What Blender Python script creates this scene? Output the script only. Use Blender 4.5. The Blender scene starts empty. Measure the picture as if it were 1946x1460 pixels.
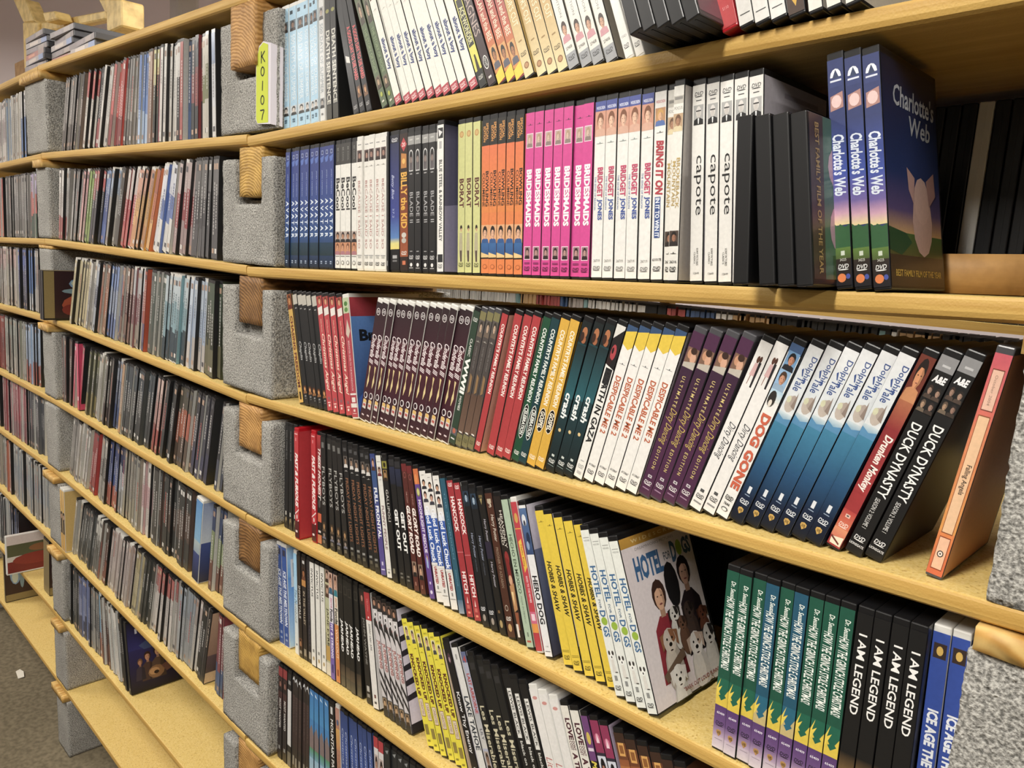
import bpy, bmesh, math, random
from mathutils import Vector, Matrix, noise

# ------------------------------------------------------------------ camera, world, lights, exposure
SC = bpy.context.scene
COL = SC.collection
FPX, YAW, PITCH, ROLL = 1479.13, math.radians(44.3414), math.radians(9.3741), math.radians(3.4156)
CAM_Y, CAM_Z = -0.64489, 1.6065
_f = Vector((-math.sin(YAW)*math.cos(PITCH), math.cos(YAW)*math.cos(PITCH), -math.sin(PITCH)))
_r = Vector((math.cos(YAW), math.sin(YAW), 0)); _u = _r.cross(_f)
_r2 = math.cos(ROLL)*_r + math.sin(ROLL)*_u; _u2 = -math.sin(ROLL)*_r + math.cos(ROLL)*_u
cam_d = bpy.data.cameras.new('camera'); cam = bpy.data.objects.new('camera', cam_d); COL.objects.link(cam)
cam_d.sensor_fit = 'HORIZONTAL'; cam_d.sensor_width = 36.0; cam_d.lens = FPX/1946*36.0
cam_d.clip_start = 0.02; cam_d.clip_end = 60
m = Matrix.Identity(4)
for i in range(3):
    m[i][0], m[i][1], m[i][2] = _r2[i], _u2[i], -_f[i]
m.translation = Vector((0, CAM_Y, CAM_Z)); cam.matrix_world = m
SC.camera = cam
SC.view_settings.view_transform = 'Standard'; SC.view_settings.look = 'None'
SC.view_settings.gamma = 1.0; SC.view_settings.use_curve_mapping = False
SC.view_settings.exposure = -0.14
W = bpy.data.worlds.new('world'); SC.world = W; W.use_nodes = True
W.node_tree.nodes['Background'].inputs[0].default_value = (0.86, 0.9, 1.0, 1)
W.node_tree.nodes['Background'].inputs[1].default_value = 0.05

def area(name, loc, aim, sx, sy, power, col=(1, .955, .88)):
    d = bpy.data.lights.new(name, 'AREA'); d.shape = 'RECTANGLE'; d.size = sx; d.size_y = sy
    d.energy = power; d.color = col
    o = bpy.data.objects.new(name, d); COL.objects.link(o); o.location = loc
    o.rotation_euler = (Vector(aim)-Vector(loc)).to_track_quat('-Z', 'Y').to_euler()
    return o
# fluorescent battens over the two aisles (their housings are built further down)
LAMPS = [(1.7, -1.42, 2.72, 44), (-0.25, -1.42, 2.72, 58), (-2.05, -1.42, 2.72, 44), (-4.1, -1.42, 2.72, 44), (-1.3, 0.98, 2.72, 60), (-4.25, 2.15, 2.72, 75)]  # first and last are added, unseen, to brighten right-facing covers and left wall
for i, (lx, ly, lz, pw) in enumerate(LAMPS):
    area('tube_light', (lx, ly, lz-.085), (lx, ly, 0), .15, 1.2, pw)
    area('added_uplight', (lx, ly, lz+.035), (lx, ly, 9), .15, 1.2, pw*.22)  # added upward light that brightens the ceiling, standing in for the tubes' spill

# ------------------------------------------------------------------ helpers
random.seed(11)
def lin(h):
    if not isinstance(h, str): return h
    h = h.lstrip('#'); o = []
    for i in (0, 2, 4):
        c = int(h[i:i+2], 16)/255
        o.append(c/12.92 if c <= .04045 else ((c+.055)/1.055)**2.4)
    return (o[0], o[1], o[2], 1.0)

def link(o, parent=None):
    COL.objects.link(o)
    if parent is not None: o.parent = parent
    return o
def obj(name, me, mat=None, parent=None):
    o = bpy.data.objects.new(name, me)
    if mat is not None and not me.materials: me.materials.append(mat)
    return link(o, parent)
def empty(name, loc=(0, 0, 0), rot=(0, 0, 0)):
    o = bpy.data.objects.new(name, None); o.empty_display_size = .02
    o.location = loc; o.rotation_euler = rot
    return link(o)
def tag(o, label=None, cat=None, group=None, kind=None):
    if label: o['label'] = label
    if cat: o['category'] = cat
    if group: o['group'] = group
    if kind: o['kind'] = kind
    return o
def mesh_from(verts, faces, name='mesh', cols=None, smooth=False):
    me = bpy.data.meshes.new(name); me.from_pydata(verts, [], faces); me.update()
    if cols is not None:
        a = me.color_attributes.new('Col', 'FLOAT_COLOR', 'POINT')
        a.data.foreach_set('color', [c for v in cols for c in v])
    if smooth:
        me.polygons.foreach_set('use_smooth', [True]*len(me.polygons))
    return me
def bm_mesh(bm, name='mesh', smooth=False):
    me = bpy.data.meshes.new(name); bm.normal_update(); bm.to_mesh(me); bm.free()
    if smooth: me.polygons.foreach_set('use_smooth', [True]*len(me.polygons))
    return me
def bm_box(bm, x0, x1, y0, y1, z0, z1, bevel=0, seg=1):
    r = bmesh.ops.create_cube(bm, size=1)
    vs = r['verts']
    for v in vs:
        v.co = Vector(((x0+x1)/2+v.co.x*(x1-x0), (y0+y1)/2+v.co.y*(y1-y0), (z0+z1)/2+v.co.z*(z1-z0)))
    if bevel:
        es = list({e for v in vs for e in v.link_edges})
        bmesh.ops.bevel(bm, geom=es, offset=bevel, segments=seg, affect='EDGES', profile=.5)
def box_mesh(x0, x1, y0, y1, z0, z1, bevel=0, seg=1, name='box'):
    bm = bmesh.new(); bm_box(bm, x0, x1, y0, y1, z0, z1, bevel, seg); return bm_mesh(bm, name)
ORD = ['first', 'second', 'third', 'fourth', 'fifth', 'sixth', 'seventh', 'eighth', 'ninth', 'tenth', 'eleventh', 'twelfth', 'thirteenth', 'fourteenth']
NUM = ['zero', 'one', 'two', 'three', 'four', 'five', 'six', 'seven', 'eight', 'nine', 'ten', 'eleven', 'twelve', 'thirteen', 'fourteen']

# ------------------------------------------------------------------ materials
def newmat(name):
    mt = bpy.data.materials.new(name); mt.use_nodes = True
    return mt, mt.node_tree.nodes, mt.node_tree.links, mt.node_tree.nodes['Principled BSDF']
def plain(name, col, rough=.5, coat=0, spec=.5):
    mt, n, l, p = newmat(name)
    p.inputs['Base Color'].default_value = lin(col); p.inputs['Roughness'].default_value = rough
    p.inputs['Specular IOR Level'].default_value = spec
    p.inputs['Coat Weight'].default_value = coat; p.inputs['Coat Roughness'].default_value = .12
    return mt
def vcol(name, rough=.42, coat=.25):
    mt, n, l, p = newmat(name)
    a = n.new('ShaderNodeAttribute'); a.attribute_name = 'Col'
    # slight scuffs and unevenness of the printed sleeve
    t = n.new('ShaderNodeTexCoord'); no = n.new('ShaderNodeTexNoise'); no.inputs['Scale'].default_value = 260
    no.inputs['Detail'].default_value = 3
    oi = n.new('ShaderNodeObjectInfo')
    ad = n.new('ShaderNodeVectorMath'); l.new(t.outputs['Object'], ad.inputs[0]); l.new(oi.outputs['Random'], ad.inputs[1])
    l.new(ad.outputs[0], no.inputs['Vector'])
    hs = n.new('ShaderNodeHueSaturation'); hs.inputs['Saturation'].default_value = .92; mr = n.new('ShaderNodeMapRange')
    l.new(no.outputs['Fac'], mr.inputs['Value']); mr.inputs['To Min'].default_value = .86; mr.inputs['To Max'].default_value = 1.1
    l.new(a.outputs['Color'], hs.inputs['Color']); l.new(mr.outputs[0], hs.inputs['Value'])
    l.new(hs.outputs[0], p.inputs['Base Color'])
    p.inputs['Roughness'].default_value = rough
    p.inputs['Coat Weight'].default_value = coat; p.inputs['Coat Roughness'].default_value = .16
    return mt
M_PRINT = vcol('printed_sleeve', .42, .12); M_INK = plain('ink', '#ffffff')
M_INK = vcol('ink', .45, .2); M_STUFF = vcol('far_sleeves', .5, .15)
M_BLACK = plain('black_plastic', '#141416', .38); M_WHITE = plain('white_plastic', '#d9d8d3', .4)
M_GREY = plain('smoky_plastic', '#4a4a4e', .3); M_RED = plain('red_plastic', '#a81420', .35)
BODY = {'k': M_BLACK, 'w': M_WHITE, 'g': M_GREY, 'r': M_RED}

def wood_mat(name, c1, c2, scale=14, ring=False, rough=.6):
    mt, n, l, p = newmat(name)
    t = n.new('ShaderNodeTexCoord'); mp = n.new('ShaderNodeMapping'); l.new(t.outputs['Object'], mp.inputs[0])
    if ring:
        w = n.new('ShaderNodeTexWave'); w.wave_type = 'RINGS'; w.rings_direction = 'Y'
        w.inputs['Scale'].default_value = scale; w.inputs['Distortion'].default_value = 4; w.inputs['Detail'].default_value = 2
        w.inputs['Detail Scale'].default_value = 1.2
        mp.inputs['Location'].default_value = (.012, 0, .0)
    else:
        w = n.new('ShaderNodeTexNoise'); w.inputs['Scale'].default_value = scale; w.inputs['Detail'].default_value = 6
        mp.inputs['Scale'].default_value = (1, 1, 9)
    l.new(mp.outputs[0], w.inputs['Vector'])
    no = n.new('ShaderNodeTexNoise'); no.inputs['Scale'].default_value = 35; no.inputs['Detail'].default_value = 5
    l.new(t.outputs['Object'], no.inputs['Vector'])
    mx = n.new('ShaderNodeMix'); mx.data_type = 'RGBA'; mx.inputs[6].default_value = lin(c1); mx.inputs[7].default_value = lin(c2)
    l.new(w.outputs['Fac'], mx.inputs[0])
    mu = n.new('ShaderNodeMix'); mu.data_type = 'RGBA'; mu.blend_type = 'MULTIPLY'; mu.inputs[0].default_value = .55
    cr = n.new('ShaderNodeValToRGB'); cr.color_ramp.elements[0].position = .3; cr.color_ramp.elements[0].color = (.35, .28, .2, 1); cr.color_ramp.elements[1].position = .6
    l.new(no.outputs['Fac'], cr.inputs[0]); l.new(mx.outputs[2], mu.inputs[6]); l.new(cr.outputs[0], mu.inputs[7])
    l.new(mu.outputs[2], p.inputs['Base Color']); p.inputs['Roughness'].default_value = rough
    b = n.new('ShaderNodeBump'); b.inputs['Strength'].default_value = .5; b.inputs['Distance'].default_value = .001
    l.new(w.outputs['Fac'], b.inputs['Height']); l.new(b.outputs[0], p.inputs['Normal'])
    return mt
M_WOODS = [wood_mat('sawn_pine', '#d0a264', '#a87a40', 58, True), wood_mat('old_lumber', '#9a7040', '#6a4a26', 50, True),
           wood_mat('bright_pine', '#d8b060', '#ac8438', 62, True)]
M_PINE = wood_mat('pale_pine', '#e8cf90', '#d8b870', 10, False, .5)
M_SLAT = wood_mat('spacer_pine', '#e0be78', '#c89a50', 26, True)
M_RAIL = wood_mat('rail_lumber', '#c89c60', '#a87c44', 8)

def board_mat():
    mt, n, l, p = newmat('particle_board')
    t = n.new('ShaderNodeTexCoord'); g = n.new('ShaderNodeNewGeometry'); s = n.new('ShaderNodeSeparateXYZ')
    l.new(g.outputs['Normal'], s.inputs[0])
    up = n.new('ShaderNodeMapRange'); l.new(s.outputs['Z'], up.inputs['Value'])
    up.inputs['From Min'].default_value = .85; up.inputs['From Max'].default_value = .97
    # chips of the raw top face
    v = n.new('ShaderNodeTexVoronoi'); v.inputs['Scale'].default_value = 520; l.new(t.outputs['Object'], v.inputs['Vector'])
    cr = n.new('ShaderNodeValToRGB'); e = cr.color_ramp.elements
    e[0].position = .0; e[0].color = lin('#d6b768'); e[1].position = .92; e[1].color = lin('#e4ca86')
    k = cr.color_ramp.elements.new(.97); k.color = lin('#bf9d55')
    sp = n.new('ShaderNodeSeparateColor'); l.new(v.outputs['Color'], sp.inputs[0]); l.new(sp.outputs[0], cr.inputs[0])
    # printed wood-grain edge and underside
    mp = n.new('ShaderNodeMapping'); mp.inputs['Scale'].default_value = (3, 40, 90); l.new(t.outputs['Object'], mp.inputs[0])
    no = n.new('ShaderNodeTexNoise'); no.inputs['Scale'].default_value = 1.6; no.inputs['Detail'].default_value = 5; l.new(mp.outputs[0], no.inputs['Vector'])
    c2 = n.new('ShaderNodeValToRGB'); e = c2.color_ramp.elements
    e[0].position = .35; e[0].color = lin('#b9924a'); e[1].position = .68; e[1].color = lin('#cfab60')
    l.new(no.outputs['Fac'], c2.inputs[0])
    mx = n.new('ShaderNodeMix'); mx.data_type = 'RGBA'
    l.new(up.outputs[0], mx.inputs[0]); l.new(c2.outputs[0], mx.inputs[6]); l.new(cr.outputs[0], mx.inputs[7])
    l.new(mx.outputs[2], p.inputs['Base Color']); p.inputs['Roughness'].default_value = .55
    b = n.new('ShaderNodeBump'); b.inputs['Strength'].default_value = .25; b.inputs['Distance'].default_value = .0006
    l.new(v.outputs['Distance'], b.inputs['Height']); l.new(b.outputs[0], p.inputs['Normal'])
    return mt
M_BOARD = board_mat()

def concrete_mat(name, c0, c1, c2, bump=.9, sc=1.0):
    mt, n, l, p = newmat(name)
    t = n.new('ShaderNodeTexCoord')
    n1 = n.new('ShaderNodeTexNoise'); n1.inputs['Scale'].default_value = 420*sc; n1.inputs['Detail'].default_value = 4
    n2 = n.new('ShaderNodeTexNoise'); n2.inputs['Scale'].default_value = 12*sc; n2.inputs['Detail'].default_value = 4
    v = n.new('ShaderNodeTexVoronoi'); v.inputs['Scale'].default_value = 150*sc
    for q in (n1, n2, v): l.new(t.outputs['Object'], q.inputs['Vector'])
    cr = n.new('ShaderNodeValToRGB'); e = cr.color_ramp.elements
    e[0].position = .36; e[0].color = lin(c0); e[1].position = .64; e[1].color = lin(c2)
    k = e.new(.5); k.color = lin(c1)
    l.new(n1.outputs['Fac'], cr.inputs[0])
    mu = n.new('ShaderNodeMix'); mu.data_type = 'RGBA'; mu.blend_type = 'MULTIPLY'; mu.inputs[0].default_value = .5
    c3 = n.new('ShaderNodeValToRGB'); c3.color_ramp.elements[0].position = .25; c3.color_ramp.elements[0].color = (.55, .55, .54, 1); c3.color_ramp.elements[1].position = .6
    l.new(n2.outputs['Fac'], c3.inputs[0]); l.new(cr.outputs[0], mu.inputs[6]); l.new(c3.outputs[0], mu.inputs[7])
    l.new(mu.outputs[2], p.inputs['Base Color']); p.inputs['Roughness'].default_value = .92; p.inputs['Specular IOR Level'].default_value = .2
    # sparse pits
    pr = n.new('ShaderNodeMapRange'); l.new(v.outputs['Distance'], pr.inputs['Value']); pr.inputs['From Max'].default_value = .22
    ad = n.new('ShaderNodeMath'); ad.operation = 'MULTIPLY_ADD'; l.new(pr.outputs[0], ad.inputs[0]); ad.inputs[1].default_value = .7
    l.new(n1.outputs['Fac'], ad.inputs[2])
    b = n.new('ShaderNodeBump'); b.inputs['Strength'].default_value = bump; b.inputs['Distance'].default_value = .0022
    l.new(ad.outputs[0], b.inputs['Height']); l.new(b.outputs[0], p.inputs['Normal'])
    return mt
M_CONC = concrete_mat('concrete_block_grey', '#6a6966', '#a2a09b', '#c6c4be')
M_CONC2 = concrete_mat('rough_concrete', '#6c6b67', '#a09e99', '#c8c6c0', 1.0, .8)
M_FLOOR = concrete_mat('concrete_floor', '#6a614f', '#776d59', '#837863', .2, .16)
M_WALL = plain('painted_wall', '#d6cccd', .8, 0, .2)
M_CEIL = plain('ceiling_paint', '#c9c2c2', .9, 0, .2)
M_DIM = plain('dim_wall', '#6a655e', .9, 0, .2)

# ------------------------------------------------------------------ room shell
def room(name, x0, x1, y0, y1, z0, z1, mat):
    return tag(obj(name, box_mesh(x0, x1, y0, y1, z0, z1, name=name), mat), kind='structure')
room('floor', -5.3, 3, -2.4, 3.4, -.12, 0, M_FLOOR)
room('ceiling', -5.3, 3, -2.4, 3.4, 3.3, 3.4, M_CEIL)
room('wall_back', -5.2, 3.1, 3.2, 3.3, 0, 3.3, M_WALL)
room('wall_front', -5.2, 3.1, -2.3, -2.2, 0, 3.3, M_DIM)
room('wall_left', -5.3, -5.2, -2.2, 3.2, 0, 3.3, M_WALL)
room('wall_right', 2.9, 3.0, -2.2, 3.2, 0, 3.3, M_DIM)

# ------------------------------------------------------------------ shelf boards
DEPTH = .392
NEAR_L = {0: 2.008, 1: 1.7834, 2: 1.5645, 3: 1.3402, 4: 1.1144, 5: .8923, 6: .6635}
def z_near(k, X): return NEAR_L[k] + .0337*(X+1.157)/1.029
MID_L = {0: 2.036, 1: 1.8070, 2: 1.5760, 3: 1.3555, 4: 1.1240, 5: .9120, 6: .6800, 7: .4482, 8: .2240}
MID_R = {0: 2.0120, 1: 1.7845, 2: 1.5635, 3: 1.3345, 4: 1.1125, 5: .8925, 6: .6660, 7: .4330, 8: .2120}
LEFT_L = {0: 2.028, 1: 1.7960, 2: 1.5650, 3: 1.345, 4: 1.117, 5: .905, 6: .681, 7: .4482, 8: .224}
def z_mid(k, X):
    if X < -2.49: return LEFT_L[k] + (MID_L[k]-LEFT_L[k])*max(-1, min(1, (X+3.1)/.6))
    return MID_L[k] + (MID_R[k]-MID_L[k])*(X+2.43)/1.045
TH = .0185
PROF = [(DEPTH, 0), (.0026, 0), (.0008, -.0008), (0, -.0028), (-.0003, -.007), (0, -.0118), (.0016, -.0158), (.0048, -.0180), (.008, -TH), (DEPTH, -TH)]
def board(k, x0, x1, zf, label):
    n = 9; vs = []; fs = []; m_ = len(PROF)
    for i in range(n):
        X = x0+(x1-x0)*i/(n-1); z = zf(k, X)
        for y, dz in PROF: vs.append((X, y, z+dz))
    for i in range(n-1):
        for j in range(m_):
            a = i*m_+j; b = i*m_+(j+1) % m_
            fs.append((a, b, b+m_, a+m_))
    fs.append(tuple(range(m_-1, -1, -1))); fs.append(tuple((n-1)*m_+j for j in range(m_)))
    me = mesh_from(vs, fs, 'shelf_board')
    bm = bmesh.new(); bm.from_mesh(me); bmesh.ops.recalc_face_normals(bm, faces=bm.faces); bm.to_mesh(me); bm.free()
    return tag(obj('shelf_board', me, M_BOARD), label, 'shelf', 'particleboard shelf boards')
def zm_left(k, X): return z_mid(k, min(X, -2.4901))
XJ = -1.291; XJ1 = -2.49
for k in range(0, 7):
    board(k, XJ+.0015, -.03, z_near, 'tan particleboard shelf board in the right bay, %s from the top' % ORD[k])
for k in range(0, 9):
    board(k, XJ1+.0015, XJ-.0015, z_mid, 'tan particleboard shelf board in the middle bay, %s from the top' % ORD[k])
    board(k, -3.75, XJ1-.0015, zm_left, 'tan particleboard shelf board in the far left bay, %s from the top' % ORD[k])

# ------------------------------------------------------------------ concrete blocks
def voxel_mesh(xs, ys, zs, solid, amp, freq, seed, smooth=.14, name='block'):
    idx = {}; vs = []; fs = []
    def V(i, j, k):
        key = (i, j, k)
        if key not in idx:
            idx[key] = len(vs); vs.append((xs[i], ys[j], zs[k]))
        return idx[key]
    nx, ny, nz = len(xs)-1, len(ys)-1, len(zs)-1
    S = lambda i, j, k: 0 <= i < nx and 0 <= j < ny and 0 <= k < nz and solid(i, j, k)
    for i in range(nx):
        for j in range(ny):
            for k in range(nz):
                if not S(i, j, k): continue
                if not S(i-1, j, k): fs.append((V(i, j, k), V(i, j, k+1), V(i, j+1, k+1), V(i, j+1, k)))
                if not S(i+1, j, k): fs.append((V(i+1, j, k), V(i+1, j+1, k), V(i+1, j+1, k+1), V(i+1, j, k+1)))
                if not S(i, j-1, k): fs.append((V(i, j, k), V(i+1, j, k), V(i+1, j, k+1), V(i, j, k+1)))
                if not S(i, j+1, k): fs.append((V(i, j+1, k), V(i, j+1, k+1), V(i+1, j+1, k+1), V(i+1, j+1, k)))
                if not S(i, j, k-1): fs.append((V(i, j, k), V(i, j+1, k), V(i+1, j+1, k), V(i+1, j, k)))
                if not S(i, j, k+1): fs.append((V(i, j, k+1), V(i+1, j, k+1), V(i+1, j+1, k+1), V(i, j+1, k+1)))
    me = mesh_from(vs, fs, name)
    bm = bmesh.new(); bm.from_mesh(me)
    if smooth: bmesh.ops.smooth_vert(bm, verts=bm.verts, factor=smooth, use_axis_x=True, use_axis_y=True, use_axis_z=True)
    sv = Vector((seed*3.7, seed*1.3, seed*5.1))
    for v in bm.verts:
        v.co += noise.noise_vector(v.co*freq+sv)*amp + noise.noise_vector(v.co*freq*3.1+sv)*amp*.8
    me2 = bm_mesh(bm, name, True)
    return me2
def span(a, b, step):
    n = max(1, round((b-a)/step)); return [a+(b-a)*i/n for i in range(n+1)]
YS_BLOCK = span(0, .04, .008)[:-1] + span(.04, DEPTH, .04)
def block(x0, x1, z0, z1, label, notch=None, rough=False, seed=0, yo=0.0):
    st = .0085 if not rough else .0055
    xs = span(x0, x1, st); zs = span(z0, z1, st)
    ys = [y+yo for y in (YS_BLOCK if not rough else span(0, .03, .006)[:-1]+span(.03, DEPTH, .05))]
    ys[-1] -= yo
    if notch:
        a, b, zn = notch
        def solid(i, j, k):
            xm = (xs[i]+xs[i+1])/2; zc = (zs[k]+zs[k+1])/2
            lip = .014 if j < 3 else 0          # the worn, chamfered lip under the timber
            return not (a < xm < b and zc > zn - lip)
    else:
        solid = lambda i, j, k: True
    me = voxel_mesh(xs, ys, zs, solid, .0009 if not rough else .0015, 55 if not rough else 120, seed)
    return tag(obj('concrete_block', me, M_CONC2 if rough else M_CONC), label, 'block', 'concrete blocks holding up the shelves')
def timber(x0, x1, z0, z1, y0, mat, label, seed=0):
    me = voxel_mesh(span(x0, x1, .011), [y0, y0+.006, y0+.02, DEPTH], span(z0, z1, .011), lambda i, j, k: True, .0008, 60, seed+40, .1, 'timber')
    me.transform(Matrix.Translation((-x0-.02*(seed % 3), 0, -z0+.03)))
    o = obj('timber_block', me, mat); o.location = (x0+.02*(seed % 3), 0, z0-.03)
    return tag(o, label, 'timber', 'timber pieces between blocks and shelves')
X2L, X2R = -1.3826, -1.198
zj = lambda k: (NEAR_L[k]-.0037+MID_R[k])/2     # board top at the middle column
BOARDZ = {k: min(z_near(k, -1.24), z_mid(k, -1.34)) for k in range(0, 7)}
BOARDZ[7] = .438; BOARDZ[8] = .2135; BOARDZ[9] = 0.0
jit = [0, .006, 0, -.001, .001, .002, .004, 0, 0, 0]
for k in range(1, 10):
    z0 = max(z_near(k, -1.2), z_mid(k, -1.385)) + .0012 if k < 7 else BOARDZ[k]+.001
    ztop = BOARDZ[k-1]-TH
    z1 = ztop-.019
    xw = .008 if k == 1 else 0
    a = X2L+.052; b = X2L+.052+.094
    dx = [0, -.004, .0, .003, .002, .004, .006, 0, 0, 0][k]
    zn = z1-.066-(.017 if k == 1 else 0)
    block(X2L-xw-dx*.4, X2R+xw*.6-dx, z0, z1, 'notched grey concrete block %s from the top in the central column' % ORD[k-1], (a, b, zn), False, k)
    mt = M_WOODS[[0, 0, 2, 1, 0, 1, 2, 0, 1, 2][k]]
    ex = .012 if k == 1 else 0
    timber(a+.004, b-.009+ex*.4, zn+.002, ztop-.0006, -.012 if k == 1 else .004, mt,
           'sawn timber end seated in the notched block, %s from the top of central column' % ORD[k-1], k)
# left column: plain solid blocks with flat timber slabs on top
for k in range(1, 10):
    zb = max(z_mid(k, -2.489), z_mid(k, -2.52)) if k < 9 else 0
    zt = min(z_mid(k-1, -2.489), z_mid(k-1, -2.52)) - TH
    slab = .0195 if k not in (3, 5) else (.009 if k == 3 else .0)
    x0, x1 = (-2.622, -2.432) if k == 1 else (-2.545, -2.438)
    block(x0, x1, zb+.001, zt-slab-.001 if slab else zt-.004, 'plain grey concrete block %s from the top in the left column' % ORD[k-1], None, False, k+20)
    if slab:
        sx0, sx1 = (-2.632, -2.436) if k == 1 else (-2.556+.012*(k % 3), -2.452+.01*(k % 2))
        timber(sx0, sx1, zt-slab, zt-.0004, -.012 if k not in (3,) else .002, M_SLAT, 'flat pine spacer on the left column, %s from the top' % ORD[k-1], k+7)
# far end column of the left bay
for k in range(1, 10):
    zb = z_mid(k, -3.72) if k < 9 else 0
    block(-3.765, -3.665, zb+.001, z_mid(k-1, -3.72)-TH-.001, 'plain grey concrete block %s from the top in the far end column' % ORD[k-1], None, False, k+80)
# right column
for k in (2, 3, 4, 5):
    zb = z_near(k, -.131) + .001; zt = z_near(k-1, -.131)-TH-.0005
    block(-.131+(.006 if k == 3 else 0), .06, zb, zt-.0205, 'rough grey concrete block %s from the top in the right column' % ORD[k-1], None, True, k+50, .0)
    timber(-.128, -.036, zt-.0200, zt-.0002, -.004, M_SLAT, 'flat pine spacer on the right column, %s from the top' % ORD[k-1], k+60)

# ------------------------------------------------------------------ fluorescent battens
M_TUBE, _n, _l, _p = newmat('lit_tube'); _p.inputs['Emission Color'].default_value = (1, .96, .9, 1); _p.inputs['Emission Strength'].default_value = 6.0
M_ENAMEL = plain('white_enamel', '#dcdcd8', .4)
for i, (lx, ly, lz, pw) in enumerate(LAMPS):
    e = empty('ceiling_light', (lx, ly, lz+.28))
    tag(e, 'white fluorescent batten on the ceiling, %s of six along the aisles' % ORD[i], 'lamp', 'fluorescent battens')  # the first and last fixtures belong to the added lamps
    obj('housing', box_mesh(-.09, .09, -.64, .64, -.255, -.20, .01), M_ENAMEL, e)
    for s in (-1, 1):
        bm = bmesh.new(); bmesh.ops.create_cone(bm, cap_ends=True, segments=12, radius1=.013, radius2=.013, depth=1.2,
            matrix=Matrix.Translation((s*.045, 0, -.275)) @ Matrix.Rotation(math.pi/2, 4, 'X'))
        obj('tube', bm_mesh(bm), M_TUBE, e)
        obj('suspension_rod', box_mesh(-.006, .006, s*.5-.006, s*.5+.006, -.2, 3.02-lz), M_ENAMEL, e)

# ------------------------------------------------------------------ label card K0107 folded round the block corner
def ribbon(pts, w, place, vs, fs):
    """flat pen stroke through pts (2D); place(x, y) -> 3D"""
    P_ = [Vector((p[0], p[1])) for p in pts]; base = len(vs)
    for i, p in enumerate(P_):
        d = (P_[min(i+1, len(P_)-1)]-P_[max(i-1, 0)])
        d = d.normalized() if d.length else Vector((1, 0))
        nrm = Vector((-d.y, d.x))*w/2
        ext = d*w/2 if i == len(P_)-1 else (-d*w/2 if i == 0 else Vector((0, 0)))
        for s in (1, -1):
            q_ = p+ext+nrm*s; vs.append(place(q_.x, q_.y))
    for i in range(len(P_)-1):
        a = base+2*i; fs.append((a, a+1, a+3, a+2))
card = empty('label_card', (-1.2, -.003, 1.80))
tag(card, 'folded white card with yellow highlighter and handwritten K0107 on a block corner', 'card')
cx0, cx1, cz0, cz1 = -.047, .002, -.009, .116
bm = bmesh.new()
def slab_poly(bm, pts, d):
    a = [bm.verts.new(p) for p in pts]; b = [bm.verts.new((p[0]+d[0], p[1]+d[1], p[2]+d[2])) for p in pts]
    bm.faces.new(a); bm.faces.new(b[::-1])
    for i in range(len(a)): bm.faces.new((a[i], b[i], b[(i+1) % len(a)], a[(i+1) % len(a)]))
slab_poly(bm, [(cx0+.006, -.004, cz0+.003), (cx1, -.004, cz0), (cx1, -.004, cz1-.002), (cx0+.024, -.004, cz1+.004), (cx0+.010, -.004, cz1-.002), (cx0, -.004, cz1-.022), (cx0, -.004, cz0+.010)], (0, .0012, 0))
slab_poly(bm, [(cx1, -.004, cz0), (.0135, .0100, cz0-.003), (.0135, .0100, cz1-.008), (cx1, -.004, cz1-.002)], (.0004, .0008, 0))
bmesh.ops.recalc_face_normals(bm, faces=bm.faces)
obj('card', bm_mesh(bm), plain('card_paper', '#d9d4dc', .8), card)
me = mesh_from([(cx0+.0065, -.0043, cz0+.004), (cx1-.007, -.0043, cz0+.003), (cx1-.009, -.0043, cz1-.003), (cx0+.024, -.0043, cz1+.002), (cx0+.011, -.0043, cz1-.004), (cx0+.0015, -.0043, cz1-.023), (cx0+.0015, -.0043, cz0+.011)], [tuple(range(7))])
obj('highlighter', me, plain('highlighter_yellow', '#c6d04a', .8), card)
vs = []; fs = []
def pl(cx, cz, s): return lambda x, y: (cx+x*s*1.15, -.0047, cz+y*s)
cxm = -.024
S_ = .0165
G_K = [[(-.45, 1), (-.45, -1)], [(.6, .95), (-.4, .05)], [(-.25, .15), (.7, -.9)]]
G_0 = [[(.55*math.cos(t*math.pi/8+1.7), .8*math.sin(t*math.pi/8+1.7)) for t in range(17)]]
G_1 = [[(0.05, .8), (-.03, -.8)]]
G_7 = [[(-.6, .75), (.5, .8), (.62, .7), (.1, -.2), (-.1, -.95)]]
for gl, cz in ((G_K, .096), (G_0, .074), (G_1, .052), (G_0, .030), (G_7, .008)):
    for st in gl: ribbon(st, .24, pl(cxm, cz, S_*.5), vs, fs)
obj('handwriting', mesh_from(vs, fs), plain('marker_ink', '#1c1c20', .7), card)

# ------------------------------------------------------------------ printed sleeves: flat vector print on each case
_txt = {}
def text_geo(s, bold=0, shear=0):
    key = (s, bold, shear)
    if key not in _txt:
        cu = bpy.data.curves.new('txt', 'FONT'); cu.body = s; cu.size = 1; cu.resolution_u = 2
        cu.shear = shear; cu.offset = .0155*bold; cu.fill_mode = 'FRONT'
        o = bpy.data.objects.new('txt', cu)
        me = bpy.data.meshes.new_from_object(o)
        v = [(p.co.x, p.co.y) for p in me.vertices]; f = [tuple(p.vertices) for p in me.polygons]
        x0 = min(p[0] for p in v); x1 = max(p[0] for p in v); y0 = min(p[1] for p in v); y1 = max(p[1] for p in v)
        v = [((p[0]-x0)/(x1-x0), (p[1]-y0)/max(1e-6, y1-y0)) for p in v]
        bpy.data.objects.remove(o); bpy.data.curves.remove(cu); bpy.data.meshes.remove(me)
        _txt[key] = (v, f)
    return _txt[key]

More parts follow.
